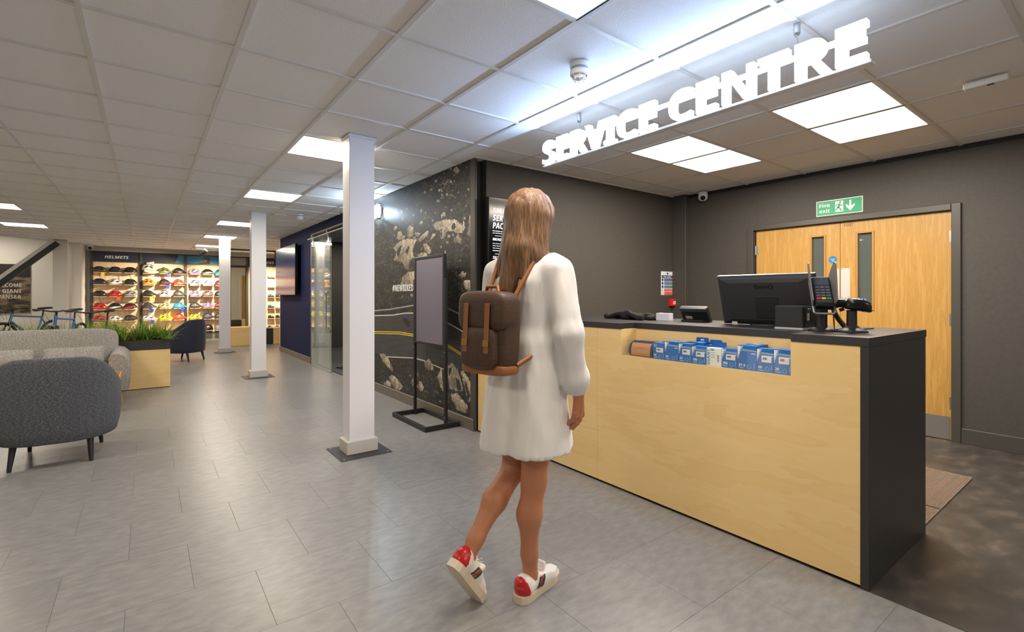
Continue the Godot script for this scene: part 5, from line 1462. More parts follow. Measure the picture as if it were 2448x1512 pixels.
func seating() -> void:
	tub_chair("armchair", "charcoal tweed tub armchair with black legs facing the sofa", Vector3(-0.535, 0, -5.075), -0.05, M.chair)
	tub_chair("armchair", "navy velvet tub armchair past the planter end", Vector3(0.58, 0, -11.05), 0.8, M.velvet, 0.86)
	# sofa
	var o := thing("sofa", "light grey woven three seat sofa against the planter", "sofa", Vector3(-1.22, 0, -7.6))
	var back := Transform3D(Basis(Vector3.RIGHT, -0.13), Vector3(0, 0.50, -0.23))
	put("backrest", soft(S(), Vector3.ZERO, Vector3(1.88, 0.66, 0.15), 9.0, back, 48, 24), M.sofa, o)
	put("seat_base", soft(S(), Vector3(0, 0.24, 0.02), Vector3(1.80, 0.2, 0.62), 9.0, Transform3D.IDENTITY, 48, 20), M.sofa, o)
	for s in [-1, 1]:
		put("seat_cushion", soft(S(), Vector3(0.43 * s, 0.385, 0.045), Vector3(0.85, 0.13, 0.60), 6.0), M.sofa, o)
		# flared arm
		var rings := []
		for k in 9:
			var t := k / 8.0
			var z := lerpf(-0.30, 0.33, t)
			var h := lerpf(0.60, 0.555, t)
			var ring := PackedVector3Array()
			for q in [[0.88, 0.13], [0.87, 0.30], [0.865, 0.42], [0.87, h - 0.06], [0.90, h - 0.01], [0.94, h], [1.0, h - 0.02], [1.045, h - 0.07], [1.06, h - 0.16], [1.06, 0.28], [1.05, 0.13]]:
				ring.append(Vector3(q[0] * s, q[1], z))
			rings.append(ring)
		put("arm", loft(S(), rings), M.sofa, o)
	for a in [[-0.9, -0.25], [0.9, -0.25], [-0.9, 0.27], [0.9, 0.27]]:
		put("leg", tube(S(), [Vector3(a[0], 0.15, a[1]), Vector3(a[0] * 1.01, 0.002, a[1] * 1.05)], [0.02, 0.014], 10), M.black, o)
	for k in 2:
		var c := thing("scatter_cushion", ["long grey cushion at the sofa's middle", "long grey cushion beside the sofa's arm, creased across its centre"][k], "cushion", Vector3([-1.28, -0.67][k], 0.452, -7.55), 0.04 if k else -0.05, "sofa cushions")
		var tilt := Transform3D(Basis(Vector3.RIGHT, -0.45), Vector3(0, 0.088, -0.03))
		put("cover", pillow(0.52, 0.20, 0.10, tilt), M.sofa, c)
		put("piping", pillow_edge(0.52, 0.20, tilt), M.sofa, c)
	# coffee table
	var t := thing("coffee_table", "low oak tray table with splayed round legs in front of the sofa", "table", Vector3(-0.53, 0, -6.92))
	put("table_top", box(Vector3(0, 0.315, 0), Vector3(0.60, 0.018, 0.56), 0.004), M.table_wood, t)
	var rim := S()
	for s in [-1, 1]:
		bx(rim, Vector3(0.293 * s, 0.333, 0), Vector3(0.018, 0.055, 0.57), 0.003)
		bx(rim, Vector3(0, 0.333, 0.278 * s), Vector3(0.57, 0.055, 0.018), 0.003)
	put("rim", rim, M.table_wood, t)
	for a in [[-1, -1], [1, -1], [-1, 1], [1, 1]]:
		put("leg", tube(S(), [Vector3(a[0] * 0.25, 0.31, a[1] * 0.22), Vector3(a[0] * 0.30, 0.002, a[1] * 0.30)], [0.024, 0.015], 12), M.table_wood, t)
	# planter
	var p := thing("planter", "long birch plywood planter box with a black tray rim", "planter", Vector3(-1.6, 0, -8.26))
	for k in 3:
		put("front_panel", box(Vector3(1.2375 - k * 1.236, 0.259, 0.228), Vector3(1.234, 0.503, 0.018), 0.001), M.ply, p)
		put("back_panel", box(Vector3(1.2375 - k * 1.236, 0.259, -0.228), Vector3(1.234, 0.503, 0.018), 0.001), M.ply, p)
	for s in [-1, 1]: put("end_panel", box(Vector3(1.846 * s, 0.259, 0), Vector3(0.018, 0.503, 0.438), 0.001), M.ply, p)
	var tr := S()
	for s in [-1, 1]:
		bx(tr, Vector3(0, 0.577, 0.229 * s), Vector3(3.712, 0.13, 0.02), 0.002)
		bx(tr, Vector3(1.846 * s, 0.577, 0), Vector3(0.02, 0.13, 0.44), 0.002)
	put("tray_rim", tr, flat(srgb(52, 51, 51), 0.5), p)
	put("soil", box(Vector3(0, 0.57, 0), Vector3(3.66, 0.08, 0.43)), flat(srgb(46, 52, 28), 0.95), p)
	foliage()

func pillow(w: float, h: float, d: float, xf: Transform3D) -> SurfaceTool:
	var st := S()
	for side in [-1.0, 1.0]:
		var rows := []
		for i in 13:
			var v := -1.0 + 2.0 * i / 12
			var row := PackedVector3Array()
			for j in 25:
				var u := -1.0 + 2.0 * j / 24
				var th := pow(maxf((1 - pow(absf(u), 2.6)) * (1 - pow(absf(v), 2.2)), 0.0), 0.5)
				th *= 1.0 - 0.35 * exp(-u * u * 60.0)
				var pin := 1.0 - 0.06 * (1 - u * u) 
				row.append(xf * Vector3(u * w / 2, v * h / 2 * pin, side * th * d / 2))
			rows.append(row)
		var n0 := (xf.basis * Vector3(0, 0, side)).normalized()
		for i in 12:
			for j in 24:
				var nn := []
				for e in [[i, j], [i, j + 1], [i + 1, j + 1], [i + 1, j]]:
					var du: Vector3 = rows[e[0]][mini(e[1] + 1, 24)] - rows[e[0]][maxi(e[1] - 1, 0)]
					var dv: Vector3 = rows[mini(e[0] + 1, 12)][e[1]] - rows[maxi(e[0] - 1, 0)][e[1]]
					var n := du.cross(dv).normalized()
					if n.dot(n0) < 0: n = -n
					nn.append(n)
				tri(st, rows[i][j], rows[i][j + 1], rows[i + 1][j + 1], nn[0], nn[1], nn[2])
				tri(st, rows[i][j], rows[i + 1][j + 1], rows[i + 1][j], nn[0], nn[2], nn[3])
	return st
func pillow_edge(w: float, h: float, xf: Transform3D) -> SurfaceTool:
	var pts := []
	for e in [[-1, -1], [-0.5, -0.955], [0, -0.94], [0.5, -0.955], [1, -1], [1, 0], [1, 1], [0.5, 0.955], [0, 0.94], [-0.5, 0.955], [-1, 1], [-1, 0], [-1, -1]]:
		pts.append(xf * Vector3(e[0] * w / 2, e[1] * h / 2, 0))
	return tube(S(), pts, 0.004, 6)

func foliage() -> void:
	rng.seed = 55
	var st := S()
	var greens := [Color(0.16, 0.31, 0.03), Color(0.25, 0.42, 0.04), Color(0.10, 0.20, 0.03), Color(0.36, 0.50, 0.07), Color(0.20, 0.25, 0.04), Color(0.42, 0.45, 0.08)]
	var blade := func(p: Vector3, dirv: Vector3, len: float, w: float, droop: float, c: Color):
		var side := dirv.cross(Vector3.UP).normalized() * w
		var prev := p
		var ps := []
		for k in 5:
			var t := k / 4.0
			var q := p + dirv * len * t + Vector3(0, -droop * len * t * t, 0)
			ps.append([q - side * (1.0 - t * 0.92), q + side * (1.0 - t * 0.92)])
		var n := (side.cross(dirv)).normalized()
		if n.y < 0: n = -n
		st.set_color(c)
		for k in 4: quad(st, ps[k][0], ps[k][1], ps[k + 1][1], ps[k + 1][0], n)
	# tufts of grass, ferns and broad-leaved sprigs
	for k in 300:
		var c := Vector3(rng.randf_range(-3.2, 0.22), 0.61, rng.randf_range(-8.46, -8.06))
		if k > 215: c.x = rng.randf_range(-0.65, 0.23)
		var kind := rng.randi() % 5
		var col: Color = greens[rng.randi() % greens.size()]
		if kind < 2:
			for b in 16:
				var a := rng.randf() * TAU
				var dv := Vector3(cos(a), rng.randf_range(0.9, 3.6), sin(a)).normalized()
				blade.call(c + Vector3(rng.randf_range(-0.03, 0.03), 0, rng.randf_range(-0.03, 0.03)), dv, rng.randf_range(0.24, 0.48), rng.randf_range(0.004, 0.008), rng.randf_range(0.1, 0.5), col * rng.randf_range(0.7, 1.3))
		elif kind < 4:
			for b in 5:
				var a := rng.randf() * TAU
				var dv := Vector3(cos(a), rng.randf_range(0.7, 2.4), sin(a)).normalized()
				var ln := rng.randf_range(0.2, 0.36)
				var dr := rng.randf_range(0.3, 0.6)
				blade.call(c, dv, ln, 0.002, dr, col)
				for q in range(2, 13):
					var t := q / 13.0
					var pp := c + dv * ln * t + Vector3(0, -dr * ln * t * t, 0)
					for s in [-1.0, 1.0]:
						var sd: Vector3 = (dv.cross(Vector3.UP).normalized() * s + dv * 0.5).normalized()
						blade.call(pp, sd, 0.055 * (1.05 - t), 0.006, 0.3, col * rng.randf_range(0.75, 1.25))
		else:
			for b in 14:
				var a := rng.randf() * TAU
				var dv := Vector3(cos(a), rng.randf_range(0.4, 2.2), sin(a)).normalized()
				blade.call(c + dv * rng.randf_range(0.04, 0.16), dv, rng.randf_range(0.05, 0.12), 0.014, 0.4, col * rng.randf_range(0.7, 1.2))
	var m := StandardMaterial3D.new()
	m.vertex_color_use_as_albedo = true
	m.roughness = 0.5
	m.backlight_enabled = true
	m.backlight = Color(0.35, 0.4, 0.2)
	m.cull_mode = BaseMaterial3D.CULL_DISABLED
	tag(put("planter_greenery", st, m), "dense green grasses and ferns growing from the planter", "plants", "", "stuff")

# ---------------------------------------------------------------- things on the counter
func counter_items() -> void:
	var Y := 1.0575
	var blue := flat(srgb(0, 104, 182), 0.4); var dblue := flat(srgb(4, 84, 166), 0.4); var pale := flat(srgb(226, 228, 224), 0.5); var gry := flat(srgb(150, 156, 158), 0.4)
	var L := [[-1.821, -1.739, 0.096, "16", "small"], [-1.738, -1.646, 0.110, "24", "wedge"], [-1.645, -1.562, 0.106, "26", "wedge"], [-1.561, -1.474, 0.098, "700", "wedge"], [-1.473, -1.387, 0.096, "700", "white"], [-1.386, -1.301, 0.100, "700", "wedge"], [-1.300, -1.202, 0.124, "27.5", "wedge"], [-1.201, -1.120, 0.116, "29", "wedge"], [-1.119, -1.038, 0.118, "29", "wedge"]]
	var labs := ["smallest blue inner tube box, marked 16, beside the kraft-wrapped roll", "blue inner tube box marked 24 without a barcode label", "blue inner tube box marked 26 with a barcode label, beside the unlabelled one", "blue inner tube box marked 700 between box 26 and the white box", "white inner tube box with blue side lettering on the counter shelf", "blue inner tube box marked 700 between the white box and the tallest box", "tallest blue inner tube box, marked 27.5, without a barcode label", "blue inner tube box marked 29 touching the tallest box", "blue inner tube box marked 29 at the very end of the shelf"]
	for k in L.size():
		var b: Array = L[k]
		var w: float = b[1] - b[0] - 0.0015; var h: float = b[2]
		var o := thing("inner_tube_box", labs[k], "box", Vector3(2.4265, 0.8565, b[0] + 0.0007), 0.0, "inner tube boxes on the counter shelf")
		var F := func(x: float, y: float, z := 0.0) -> Transform3D: return face_minus_x(Vector3(-z, y, x))
		var white: bool = b[4] == "white"
		put("carton", cc(Vector3(0, 0, 0), Vector3(0.056, h, w), 0.001), pale if white else blue, o)
		if white:
			put("brand_stripe", prism(S(), V2([0, 0, 0.017, 0, 0.017, h, 0, h]), 0.0005, F.call(0.0, 0.0)), pale, o)
			put("lettering", letters("GIANT", h * 0.86, 0.015, 0.0004, true, 0.1, false, F.call(0.018, 0.004, 0.0005) * Transform3D(Basis(Vector3.BACK, PI / 2), Vector3.ZERO)), blue, o)
			put("lettering", letters("700", 0.022, 0.011, 0.0004, true, 0, false, F.call(0.021, h - 0.016)), M.black, o)
			for q in 3: put("print_line", box(Vector3(-0.0003, h - 0.026 - q * 0.012, 0.036), Vector3(0.0006, 0.0025, 0.026)), gry, o)
			for q in 7: put("barcode_bar", box(Vector3(-0.0003, h * 0.62 - q * 0.0058, w - 0.018), Vector3(0.0006, 0.0022 + 0.001 * (q % 2), 0.010)), M.black, o)
			put("hang_tab", box(Vector3(0.05, h + 0.012, w / 2), Vector3(0.002, 0.034, w), 0.0), dblue, o)
			continue
		if b[4] == "wedge":
			put("wedge_stripe", prism(S(), V2([0.0, h * 0.42, 0.0, h - 0.004, w * 0.30, h - 0.004]), 0.0005, F.call(0.0, 0.0)), pale, o)
			put("lettering", letters("GIANT", h * 0.46, 0.009, 0.0004, true, 0.15, false, F.call(w * 0.10, h * 0.50, 0.0005) * Transform3D(Basis(Vector3.BACK, PI / 2 - 0.32), Vector3.ZERO)), blue, o)
			put("grey_band", prism(S(), V2([w * 0.22, h * 0.78, w, h * 0.75, w, h * 0.82, w * 0.26, h * 0.85]), 0.0004, F.call(0.0, 0.0)), gry, o)
			put("print_line", box(Vector3(-0.0003, h * 0.68, w * 0.84), Vector3(0.0006, 0.005, w * 0.24)), flat(srgb(170, 205, 230), 0.4), o)
		else:
			for q in 3: put("print_line", box(Vector3(-0.0003, h - 0.010 - q * 0.006, 0.016), Vector3(0.0006, 0.0028, 0.022)), flat(srgb(150, 195, 225), 0.4), o)
		if k != 1 and k != 6:
			var lb := put("barcode_label", box(Vector3(-0.0004, h * 0.56, w * 0.58), Vector3(0.0008, h * 0.28, w * 0.60), 0.0), pale, o)
			for q in 8: put("barcode_bar", box(Vector3(-0.001, h * 0.58, w * 0.36 + q * w * 0.035), Vector3(0.0004, h * 0.10, w * (0.012 + 0.01 * (q % 3)))), M.black, lb)
		put("lettering", letters(b[3], 0.0085 * b[3].length() + 0.001, 0.0125, 0.0004, true, 0, false, F.call(0.005, 0.017)), M.white, o)
		put("print_line", box(Vector3(-0.0003, 0.009, 0.019), Vector3(0.0006, 0.0035, 0.026)), flat(srgb(150, 195, 225), 0.4), o)
		var ring := S()
		var cp := []
		for q in 19: cp.append(Vector3(0, 0.017 + 0.0095 * sin(TAU * q / 18), w * 0.62 + 0.0095 * cos(TAU * q / 18)))
		put("tube_symbol", tube(ring, cp, 0.0008, 5), flat(srgb(170, 210, 235), 0.4), o)
		put("valve_symbol", box(Vector3(-0.0003, 0.024, w * 0.88), Vector3(0.0006, 0.026, 0.0015)), flat(srgb(170, 210, 235), 0.4), o)
	# second row behind: only tops and tabs show
	var R := [[-1.80, -1.72, 0.10, false], [-1.715, -1.63, 0.108, false], [-1.60, -1.52, 0.112, true], [-1.515, -1.44, 0.104, true], [-1.29, -1.20, 0.126, false], [-1.19, -1.11, 0.112, false]]
	for k in R.size():
		var b: Array = R[k]
		var o := thing("inner_tube_box", "blue inner tube box in the back row, " + ["behind the smallest box", "behind the unlabelled short box", "with upright tab, farther from the white box", "with upright tab behind the white box", "behind the tallest box", "closest to the scanner"][k], "box", Vector3(2.485, 0.8565, b[0]), 0.0, "inner tube boxes in the back row")
		put("carton", cc(Vector3(0, 0, 0), Vector3(0.056, b[2], b[1] - b[0]), 0.001), blue if k % 2 == 0 else dblue, o)
		put("top_label", box(Vector3(0.028, b[2] + 0.0006, (b[1] - b[0]) / 2), Vector3(0.03, 0.0012, 0.04)), pale, o)
		if b[3]:
			var tb := prism(S(), V2([0.0, 0.0, b[1] - b[0], 0.0, b[1] - b[0] - 0.004, 0.026, 0.004, 0.026]), 0.0016, face_minus_x(Vector3(0.045, b[2], 0)))
			put("hang_tab", tb, dblue, o)
			put("hang_slot", prism(S(), rrect(0.022, 0.006, 0.0029), 0.0006, face_minus_x(Vector3(0.0433, b[2] + 0.013, (b[1] - b[0]) / 2))), pale, o)
	# rolls wrapped in kraft sleeves
	for k in 2:
		var o := thing("wrapped_roll", ["black roll in a printed kraft sleeve at the shelf's end", "black roll in a navy printed sleeve behind the kraft one"][k], "roll", Vector3(2.462 + 0.048 * k, 0.857, -1.918 + 0.012 * k))
		var q := func(hw: float, hh: float, z0: float, z1: float) -> SurfaceTool:
			var rings := []
			for e in [[z0, 0.86], [z0 + 0.008, 1.0], [z1 - 0.008, 1.0], [z1, 0.86]]:
				var r := PackedVector3Array()
				for j in 20:
					var a := TAU * j / 20
					r.append(Vector3(signf(cos(a)) * pow(absf(cos(a)), 0.75) * hw * e[1] + 0.012 * sin(a), hh + signf(sin(a)) * pow(absf(sin(a)), 0.75) * hh * e[1] + 0.0005, e[0]))
				rings.append(r)
			return loft(S(), rings)
		put("roll", q.call(0.030, 0.045, -0.092, 0.085), M.black_matte, o)
		var rings := []
		for z in [-0.07, 0.072]:
			var r := PackedVector3Array()
			for j in 20:
				var a := TAU * j / 20
				r.append(Vector3(signf(cos(a)) * pow(absf(cos(a)), 0.75) * 0.0315 + 0.012 * sin(a), 0.0456 + signf(sin(a)) * pow(absf(sin(a)), 0.75) * 0.0452, z))
			rings.append(r)
		put("sleeve", loft(S(), rings), flat(srgb(186, 132, 84), 0.7) if k == 0 else flat(srgb(38, 46, 96), 0.6), o)
		if k == 0:
			put("sleeve_band", tube(S(), [Vector3(-0.006, 0.088, -0.068), Vector3(-0.006, 0.088, 0.070)], 0.0085, 8), flat(srgb(38, 46, 96), 0.6), o)
			var pr := S()
			var f := face_minus_x(Vector3(-0.0325, 0.045, 0.0)) 
			for e in [[-0.03, 0.012, 0.024, 0.012], [0.03, 0.0, -0.024, 0.0], [-0.024, -0.012, 0.03, -0.012]]:
				tube(pr, [f * Vector3(e[0], e[1], 0), f * Vector3(e[2], e[3], 0)], 0.0012, 5)
			put("printed_mark", pr, flat(srgb(206, 160, 120), 0.6), o)
	# monitor seen from behind
	var mo := thing("computer_monitor", "black computer monitor seen from behind with silver top edge", "monitor", Vector3(2.90, Y, -1.365))
	var tilt := Transform3D(Basis(Vector3.FORWARD, -0.27), Vector3(-0.045, 0.147, 0))
	var mb := S()
	bx(mb, Vector3(0.012, 0, 0), Vector3(0.018, 0.300, 0.548), 0.003, tilt)
	var rg := []
	for e in [[0.004, 0.147, 0.270], [-0.012, 0.133, 0.25], [-0.020, 0.112, 0.20]]:
		rg.append(PackedVector3Array([tilt * Vector3(e[0], -e[1], -e[2]), tilt * Vector3(e[0], e[1], -e[2]), tilt * Vector3(e[0], e[1], e[2]), tilt * Vector3(e[0], -e[1], e[2])]))
	for i in 2:
		for j in 4:
			var n: Vector3 = (rg[i][(j + 1) % 4] - rg[i][j]).cross(rg[i + 1][j] - rg[i][j]).normalized()
			if n.dot(tilt.basis * Vector3(-1, 0, 0)) < 0: n = -n
			quad(mb, rg[i][j], rg[i][(j + 1) % 4], rg[i + 1][(j + 1) % 4], rg[i + 1][j], n)
	quad(mb, rg[2][0], rg[2][1], rg[2][2], rg[2][3], tilt.basis * Vector3(-1, 0, 0))
	put("rear_case", mb, flat(srgb(42, 42, 45), 0.5), mo)
	put("top_edge", box(Vector3(0.012, 0.1515, 0), Vector3(0.020, 0.004, 0.55), 0.001, tilt), M.steel, mo)
	put("mount_cover", box(Vector3(-0.0215, -0.035, 0.015), Vector3(0.003, 0.13, 0.13), 0.001, tilt), flat(srgb(30, 30, 33), 0.5), mo)
	put("lettering", letters("BenQ", 0.105, 0.030, 0.0008, true, 0, true, tilt * face_minus_x(Vector3(-0.0205, 0.085, 0.01))), flat(srgb(5, 5, 6), 0.9), mo)
	put("stand_arm", box(Vector3(0.01, 0.055, 0), Vector3(0.03, 0.11, 0.10), 0.004), M.black, mo)
	put("stand_foot", lathe(S(), [[0.0, 0.014], [0.10, 0.010], [0.105, 0.004], [0.105, 0.0]], 28, Transform3D(Basis.IDENTITY, Vector3(0.01, 0, 0))), M.black, mo)
	put("sticker", box(Vector3(-0.0125, -0.137, -0.195), Vector3(0.001, 0.026, 0.034), 0.0, tilt), pale, mo)
	# receipt printer
	var pr := thing("receipt_printer", "black cube receipt printer on a pale base with two small status lights", "printer", Vector3(2.715, Y, -1.145))
	put("body", box(Vector3(0, 0.066, 0), Vector3(0.15, 0.108, 0.135), 0.003), M.black, pr)
	put("base", box(Vector3(0, 0.006, 0), Vector3(0.154, 0.012, 0.139), 0.002), flat(srgb(176, 178, 178), 0.5), pr)
	put("lid_seam", box(Vector3(0, 0.1215, 0.0), Vector3(0.146, 0.003, 0.131), 0.001), flat(srgb(60, 60, 62), 0.3), pr)
	put("front_panel", box(Vector3(0.01, 0.062, 0.068), Vector3(0.115, 0.09, 0.002), 0.0), M.black_gloss, pr)
	put("status_light", box(Vector3(-0.012, 0.108, 0.0695), Vector3(0.005, 0.003, 0.001)), glow(Color(0.3, 0.6, 1.0), 2.0), pr)
	put("status_light", box(Vector3(0.008, 0.108, 0.0695), Vector3(0.004, 0.003, 0.001)), glow(Color(0.4, 1.0, 0.2), 1.5), pr)
	put("paper_slot", box(Vector3(-0.01, 0.097, 0.0695), Vector3(0.05, 0.003, 0.001)), M.steel, pr)
	put("sticker", box(Vector3(-0.014, 0.076, 0.0695), Vector3(0.026, 0.022, 0.001)), pale, pr)
	put("sticker", box(Vector3(-0.014, 0.056, 0.0695), Vector3(0.026, 0.014, 0.001)), pale, pr)
	# card terminal in its cradle
	var te := thing("card_terminal", "card payment terminal in a grey shield cradle on a black pole", "card terminal", Vector3(2.665, Y, -1.0), -1.0)
	put("pole_base", lathe(S(), [[0.0, 0.018], [0.028, 0.018], [0.05, 0.012], [0.058, 0.006], [0.058, 0.0]], 28), M.black, te)
	put("pole", lathe(S(), [[0.024, 0.0], [0.024, 0.085], [0.026, 0.086], [0.026, 0.13], [0.0, 0.13]], 20), M.black, te)
	# the face looks along +z of this frame and up
	var cf := Transform3D(Basis(Vector3.RIGHT, -0.62), Vector3(0, 0.195, 0.01))
	put("cradle_back", box(Vector3(0, 0.0, -0.030), Vector3(0.092, 0.17, 0.012), 0.004, cf), flat(srgb(96, 94, 90), 0.55), te)
	put("terminal", box(Vector3(0, 0.005, -0.008), Vector3(0.078, 0.17, 0.03), 0.006, cf), flat(srgb(48, 49, 53), 0.4), te)
	put("display", box(Vector3(0, 0.058, 0.0075), Vector3(0.062, 0.042, 0.001), 0.0, cf), flat(srgb(70, 78, 96), 0.15), te)
	for r in 5:
		for c in 3:
			var kc: Material = flat(srgb(88, 92, 106), 0.4)
			if r == 4: kc = [flat(srgb(206, 48, 44), 0.4), flat(srgb(232, 186, 40), 0.4), flat(srgb(40, 140, 80), 0.4)][c]
			put("key", box(Vector3(-0.022 + c * 0.022, 0.020 - r * 0.0165, 0.009), Vector3(0.017, 0.011, 0.004), 0.001, cf), kc, te)
	put("card_slot", box(Vector3(0, -0.082, -0.002), Vector3(0.080, 0.022, 0.034), 0.004, cf), M.black_gloss, te)
	for s in [-1.0, 1.0]:
		var wing := prism(S(), V2([-0.075, -0.03, -0.070, 0.03, -0.045, 0.036, 0.02, 0.055, 0.115, 0.080, 0.135, 0.070, 0.125, 0.03, 0.09, -0.036]), 0.005, cf * Transform3D(Basis(Vector3(0, 1, 0), Vector3(0, 0, 1), Vector3(1, 0, 0)), Vector3(0.046 * s - 0.0025, 0.0, 0.0)) * Transform3D(Basis(Vector3.RIGHT, 0.16 * s), Vector3.ZERO))
		put("shield_wing", wing, flat(srgb(112, 110, 106), 0.5), te)
	put("cradle_bar", tube(S(), [cf * Vector3(-0.044, -0.075, -0.02), cf * Vector3(-0.044, -0.108, -0.02), cf * Vector3(-0.036, -0.116, -0.02), cf * Vector3(0.036, -0.116, -0.02), cf * Vector3(0.044, -0.108, -0.02), cf * Vector3(0.044, -0.075, -0.02)], 0.006, 8), flat(srgb(130, 132, 134), 0.35, 0.5), te)
	put("neck", tube(S(), [Vector3(0, 0.12, 0), Vector3(0, 0.16, -0.005), cf * Vector3(0, -0.01, -0.035)], 0.02, 12), M.black, te)
	# barcode scanner
	var sc := thing("barcode_scanner", "black barcode scanner with blue lit stripes resting on its stand", "scanner", Vector3(2.705, Y, -0.885), 0.35)
	put("stand_foot", lathe(S(), [[0.0, 0.034], [0.024, 0.032], [0.035, 0.022], [0.060, 0.011], [0.066, 0.005], [0.066, 0.0]], 28), M.black, sc)
	put("foot_badge", box(Vector3(0.005, 0.0185, 0.042), Vector3(0.026, 0.006, 0.008), 0.001), M.steel, sc)
	put("stand_post", lathe(S(), [[0.022, 0.02], [0.021, 0.10], [0.024, 0.105], [0.0, 0.108]], 18), M.black, sc)
	var hd := []
	for e in [[-0.03, 0.132, 0.022, 0.018], [-0.015, 0.135, 0.036, 0.026], [0.015, 0.135, 0.041, 0.030], [0.045, 0.128, 0.042, 0.030], [0.068, 0.121, 0.040, 0.026], [0.076, 0.118, 0.034, 0.020]]:
		var r := PackedVector3Array()
		for j in 20:
			var a := TAU * j / 20
			r.append(Vector3(signf(cos(a)) * pow(absf(cos(a)), 0.6) * e[2], e[1] + signf(sin(a)) * pow(absf(sin(a)), 0.6) * e[3], e[0]))
		hd.append(r)
	put("scanner_head", loft(S(), hd), M.black_gloss, sc)
	put("handle", tube(S(), [Vector3(0, 0.138, -0.012), Vector3(-0.0, 0.140, -0.05), Vector3(0, 0.128, -0.09), Vector3(0, 0.112, -0.12)], [0.022, 0.021, 0.020, 0.013], 14), M.black_gloss, sc)
	put("trigger", tube(S(), [Vector3(0, 0.112, -0.03), Vector3(0, 0.105, -0.05)], 0.008, 8), M.black, sc)
	for k in 3: put("blue_light", box(Vector3(0, 0.160 - 0.0025 * k, 0.028 + 0.012 * k), Vector3(0.030 + 0.004 * k, 0.0024, 0.005), 0.0, Transform3D(Basis.IDENTITY, Vector3(0, 0.003, 0))), glow(Color(0.2, 0.45, 1.0), 1.2), sc)
	# coiled lead between terminal and scanner
	var cp := []
	var a0 := on_x(1993, 703, 2.735); var a1 := on_x(1984, 745, 2.735); var a2 := on_x(2004, 764, 2.72); var a3 := on_x(2025, 787, 2.70)
	for k in 241:
		var t := k / 240.0
		var p := a0.bezier_interpolate(a1, a2, a3, t)
		var tn := a0.bezier_derivative(a1, a2, a3, t).normalized()
		var e1 := tn.cross(Vector3(1, 0, 0.2)).normalized(); var e2 := tn.cross(e1)
		var an := TAU * 26.0 * t
		cp.append(p + (e1 * cos(an) + e2 * sin(an)) * 0.0095)
	tag(put("coiled_lead", tube(S(), cp, 0.0028, 6), M.black), "black coiled lead between card terminal and scanner", "cable")
	tag(put("scanner_lead", tube(S(), [Vector3(2.80, 1.165, -0.99), Vector3(2.81, 1.14, -1.0), Vector3(2.815, 1.10, -1.0), Vector3(2.82, Y + 0.003, -1.0), Vector3(2.90, Y + 0.003, -0.93), Vector3(3.05, Y + 0.003, -0.90)], 0.003, 6), M.black), "thin black scanner lead lying on the worktop", "cable")
	# till screen
	var ti := thing("till_screen", "small black tilted till screen with a label on its back", "till", Vector3(2.95, Y, -1.87))
	var tt := Transform3D(Basis(Vector3.FORWARD, -0.5), Vector3(0.0, 0.048, 0))
	put("case", box(Vector3(0, 0, 0), Vector3(0.03, 0.12, 0.20), 0.004, tt), M.black, ti)
	put("upper_ridge", box(Vector3(-0.017, 0.045, 0), Vector3(0.012, 0.026, 0.196), 0.003, tt), flat(srgb(58, 64, 78), 0.35), ti)
	put("label_plate", box(Vector3(-0.0156, -0.015, -0.045), Vector3(0.001, 0.022, 0.048), 0.0, tt), flat(srgb(170, 164, 150), 0.5), ti)
	put("yellow_plug", tube(S(), [tt * Vector3(-0.016, -0.04, 0.005), tt * Vector3(-0.03, -0.045, 0.012)], 0.006, 8), flat(srgb(226, 180, 30), 0.4), ti)
	put("foot", box(Vector3(0.01, 0.006, 0), Vector3(0.12, 0.012, 0.16), 0.003), M.black, ti)
	# stack of paper
	var pa := thing("paper_stack", "white stack of paper leaning upright with one curled sheet", "paper", Vector3(2.90, Y, -2.08))
	put("stack", box(Vector3(0, 0.026, 0), Vector3(0.05, 0.052, 0.105), 0.001), flat(srgb(222, 222, 232), 0.7), pa)
	var sh := []
	for e in [[-0.085, 0.002], [-0.07, 0.006], [-0.045, 0.03], [-0.03, 0.053]]: sh.append(PackedVector3Array([Vector3(-0.027, e[1], e[0]), Vector3(0.02, e[1], e[0]), Vector3(0.02, e[1] + 0.001, e[0] - 0.0005), Vector3(-0.027, e[1] + 0.001, e[0] - 0.0005)]))
	put("loose_sheet", loft(S(), sh), flat(srgb(230, 230, 238), 0.7), pa)
	# black jacket
	var nz := FastNoiseLite.new(); nz.seed = 12; nz.frequency = 9.0; nz.fractal_octaves = 2
	var j := thing("jacket", "crumpled black jacket lying on the counter by the wall", "jacket", Vector3(2.86, Y, -2.38))
	var jk := []
	for e in [[-0.2, 0.022, 0.0, 0.022], [-0.1, 0.03, 0.02, 0.032], [0.0, 0.036, -0.02, 0.04], [0.1, 0.03, 0.02, 0.034], [0.2, 0.02, 0.0, 0.022]]: jk.append([Vector3(e[2], e[1] * 0.6, e[0]), Vector3(e[2] + 0.05, e[1] * 0.5, e[0] + 0.06), e[3], e[3] * 0.8])
	jk.append([Vector3(-0.05, 0.018, -0.15), Vector3(-0.02, 0.05, 0.02), 0.02, 0.018])
	jk.append([Vector3(-0.02, 0.05, 0.02), Vector3(-0.06, 0.016, 0.17), 0.018, 0.02])
	put("cloth", sdf_mesh(S(), jk, 0.007, 0.02, Transform3D.IDENTITY, nz, 0.012, Vector3.ONE, [[Vector3(0, -1, 0), -0.001]]), flat(srgb(22, 22, 23), 0.85), j)

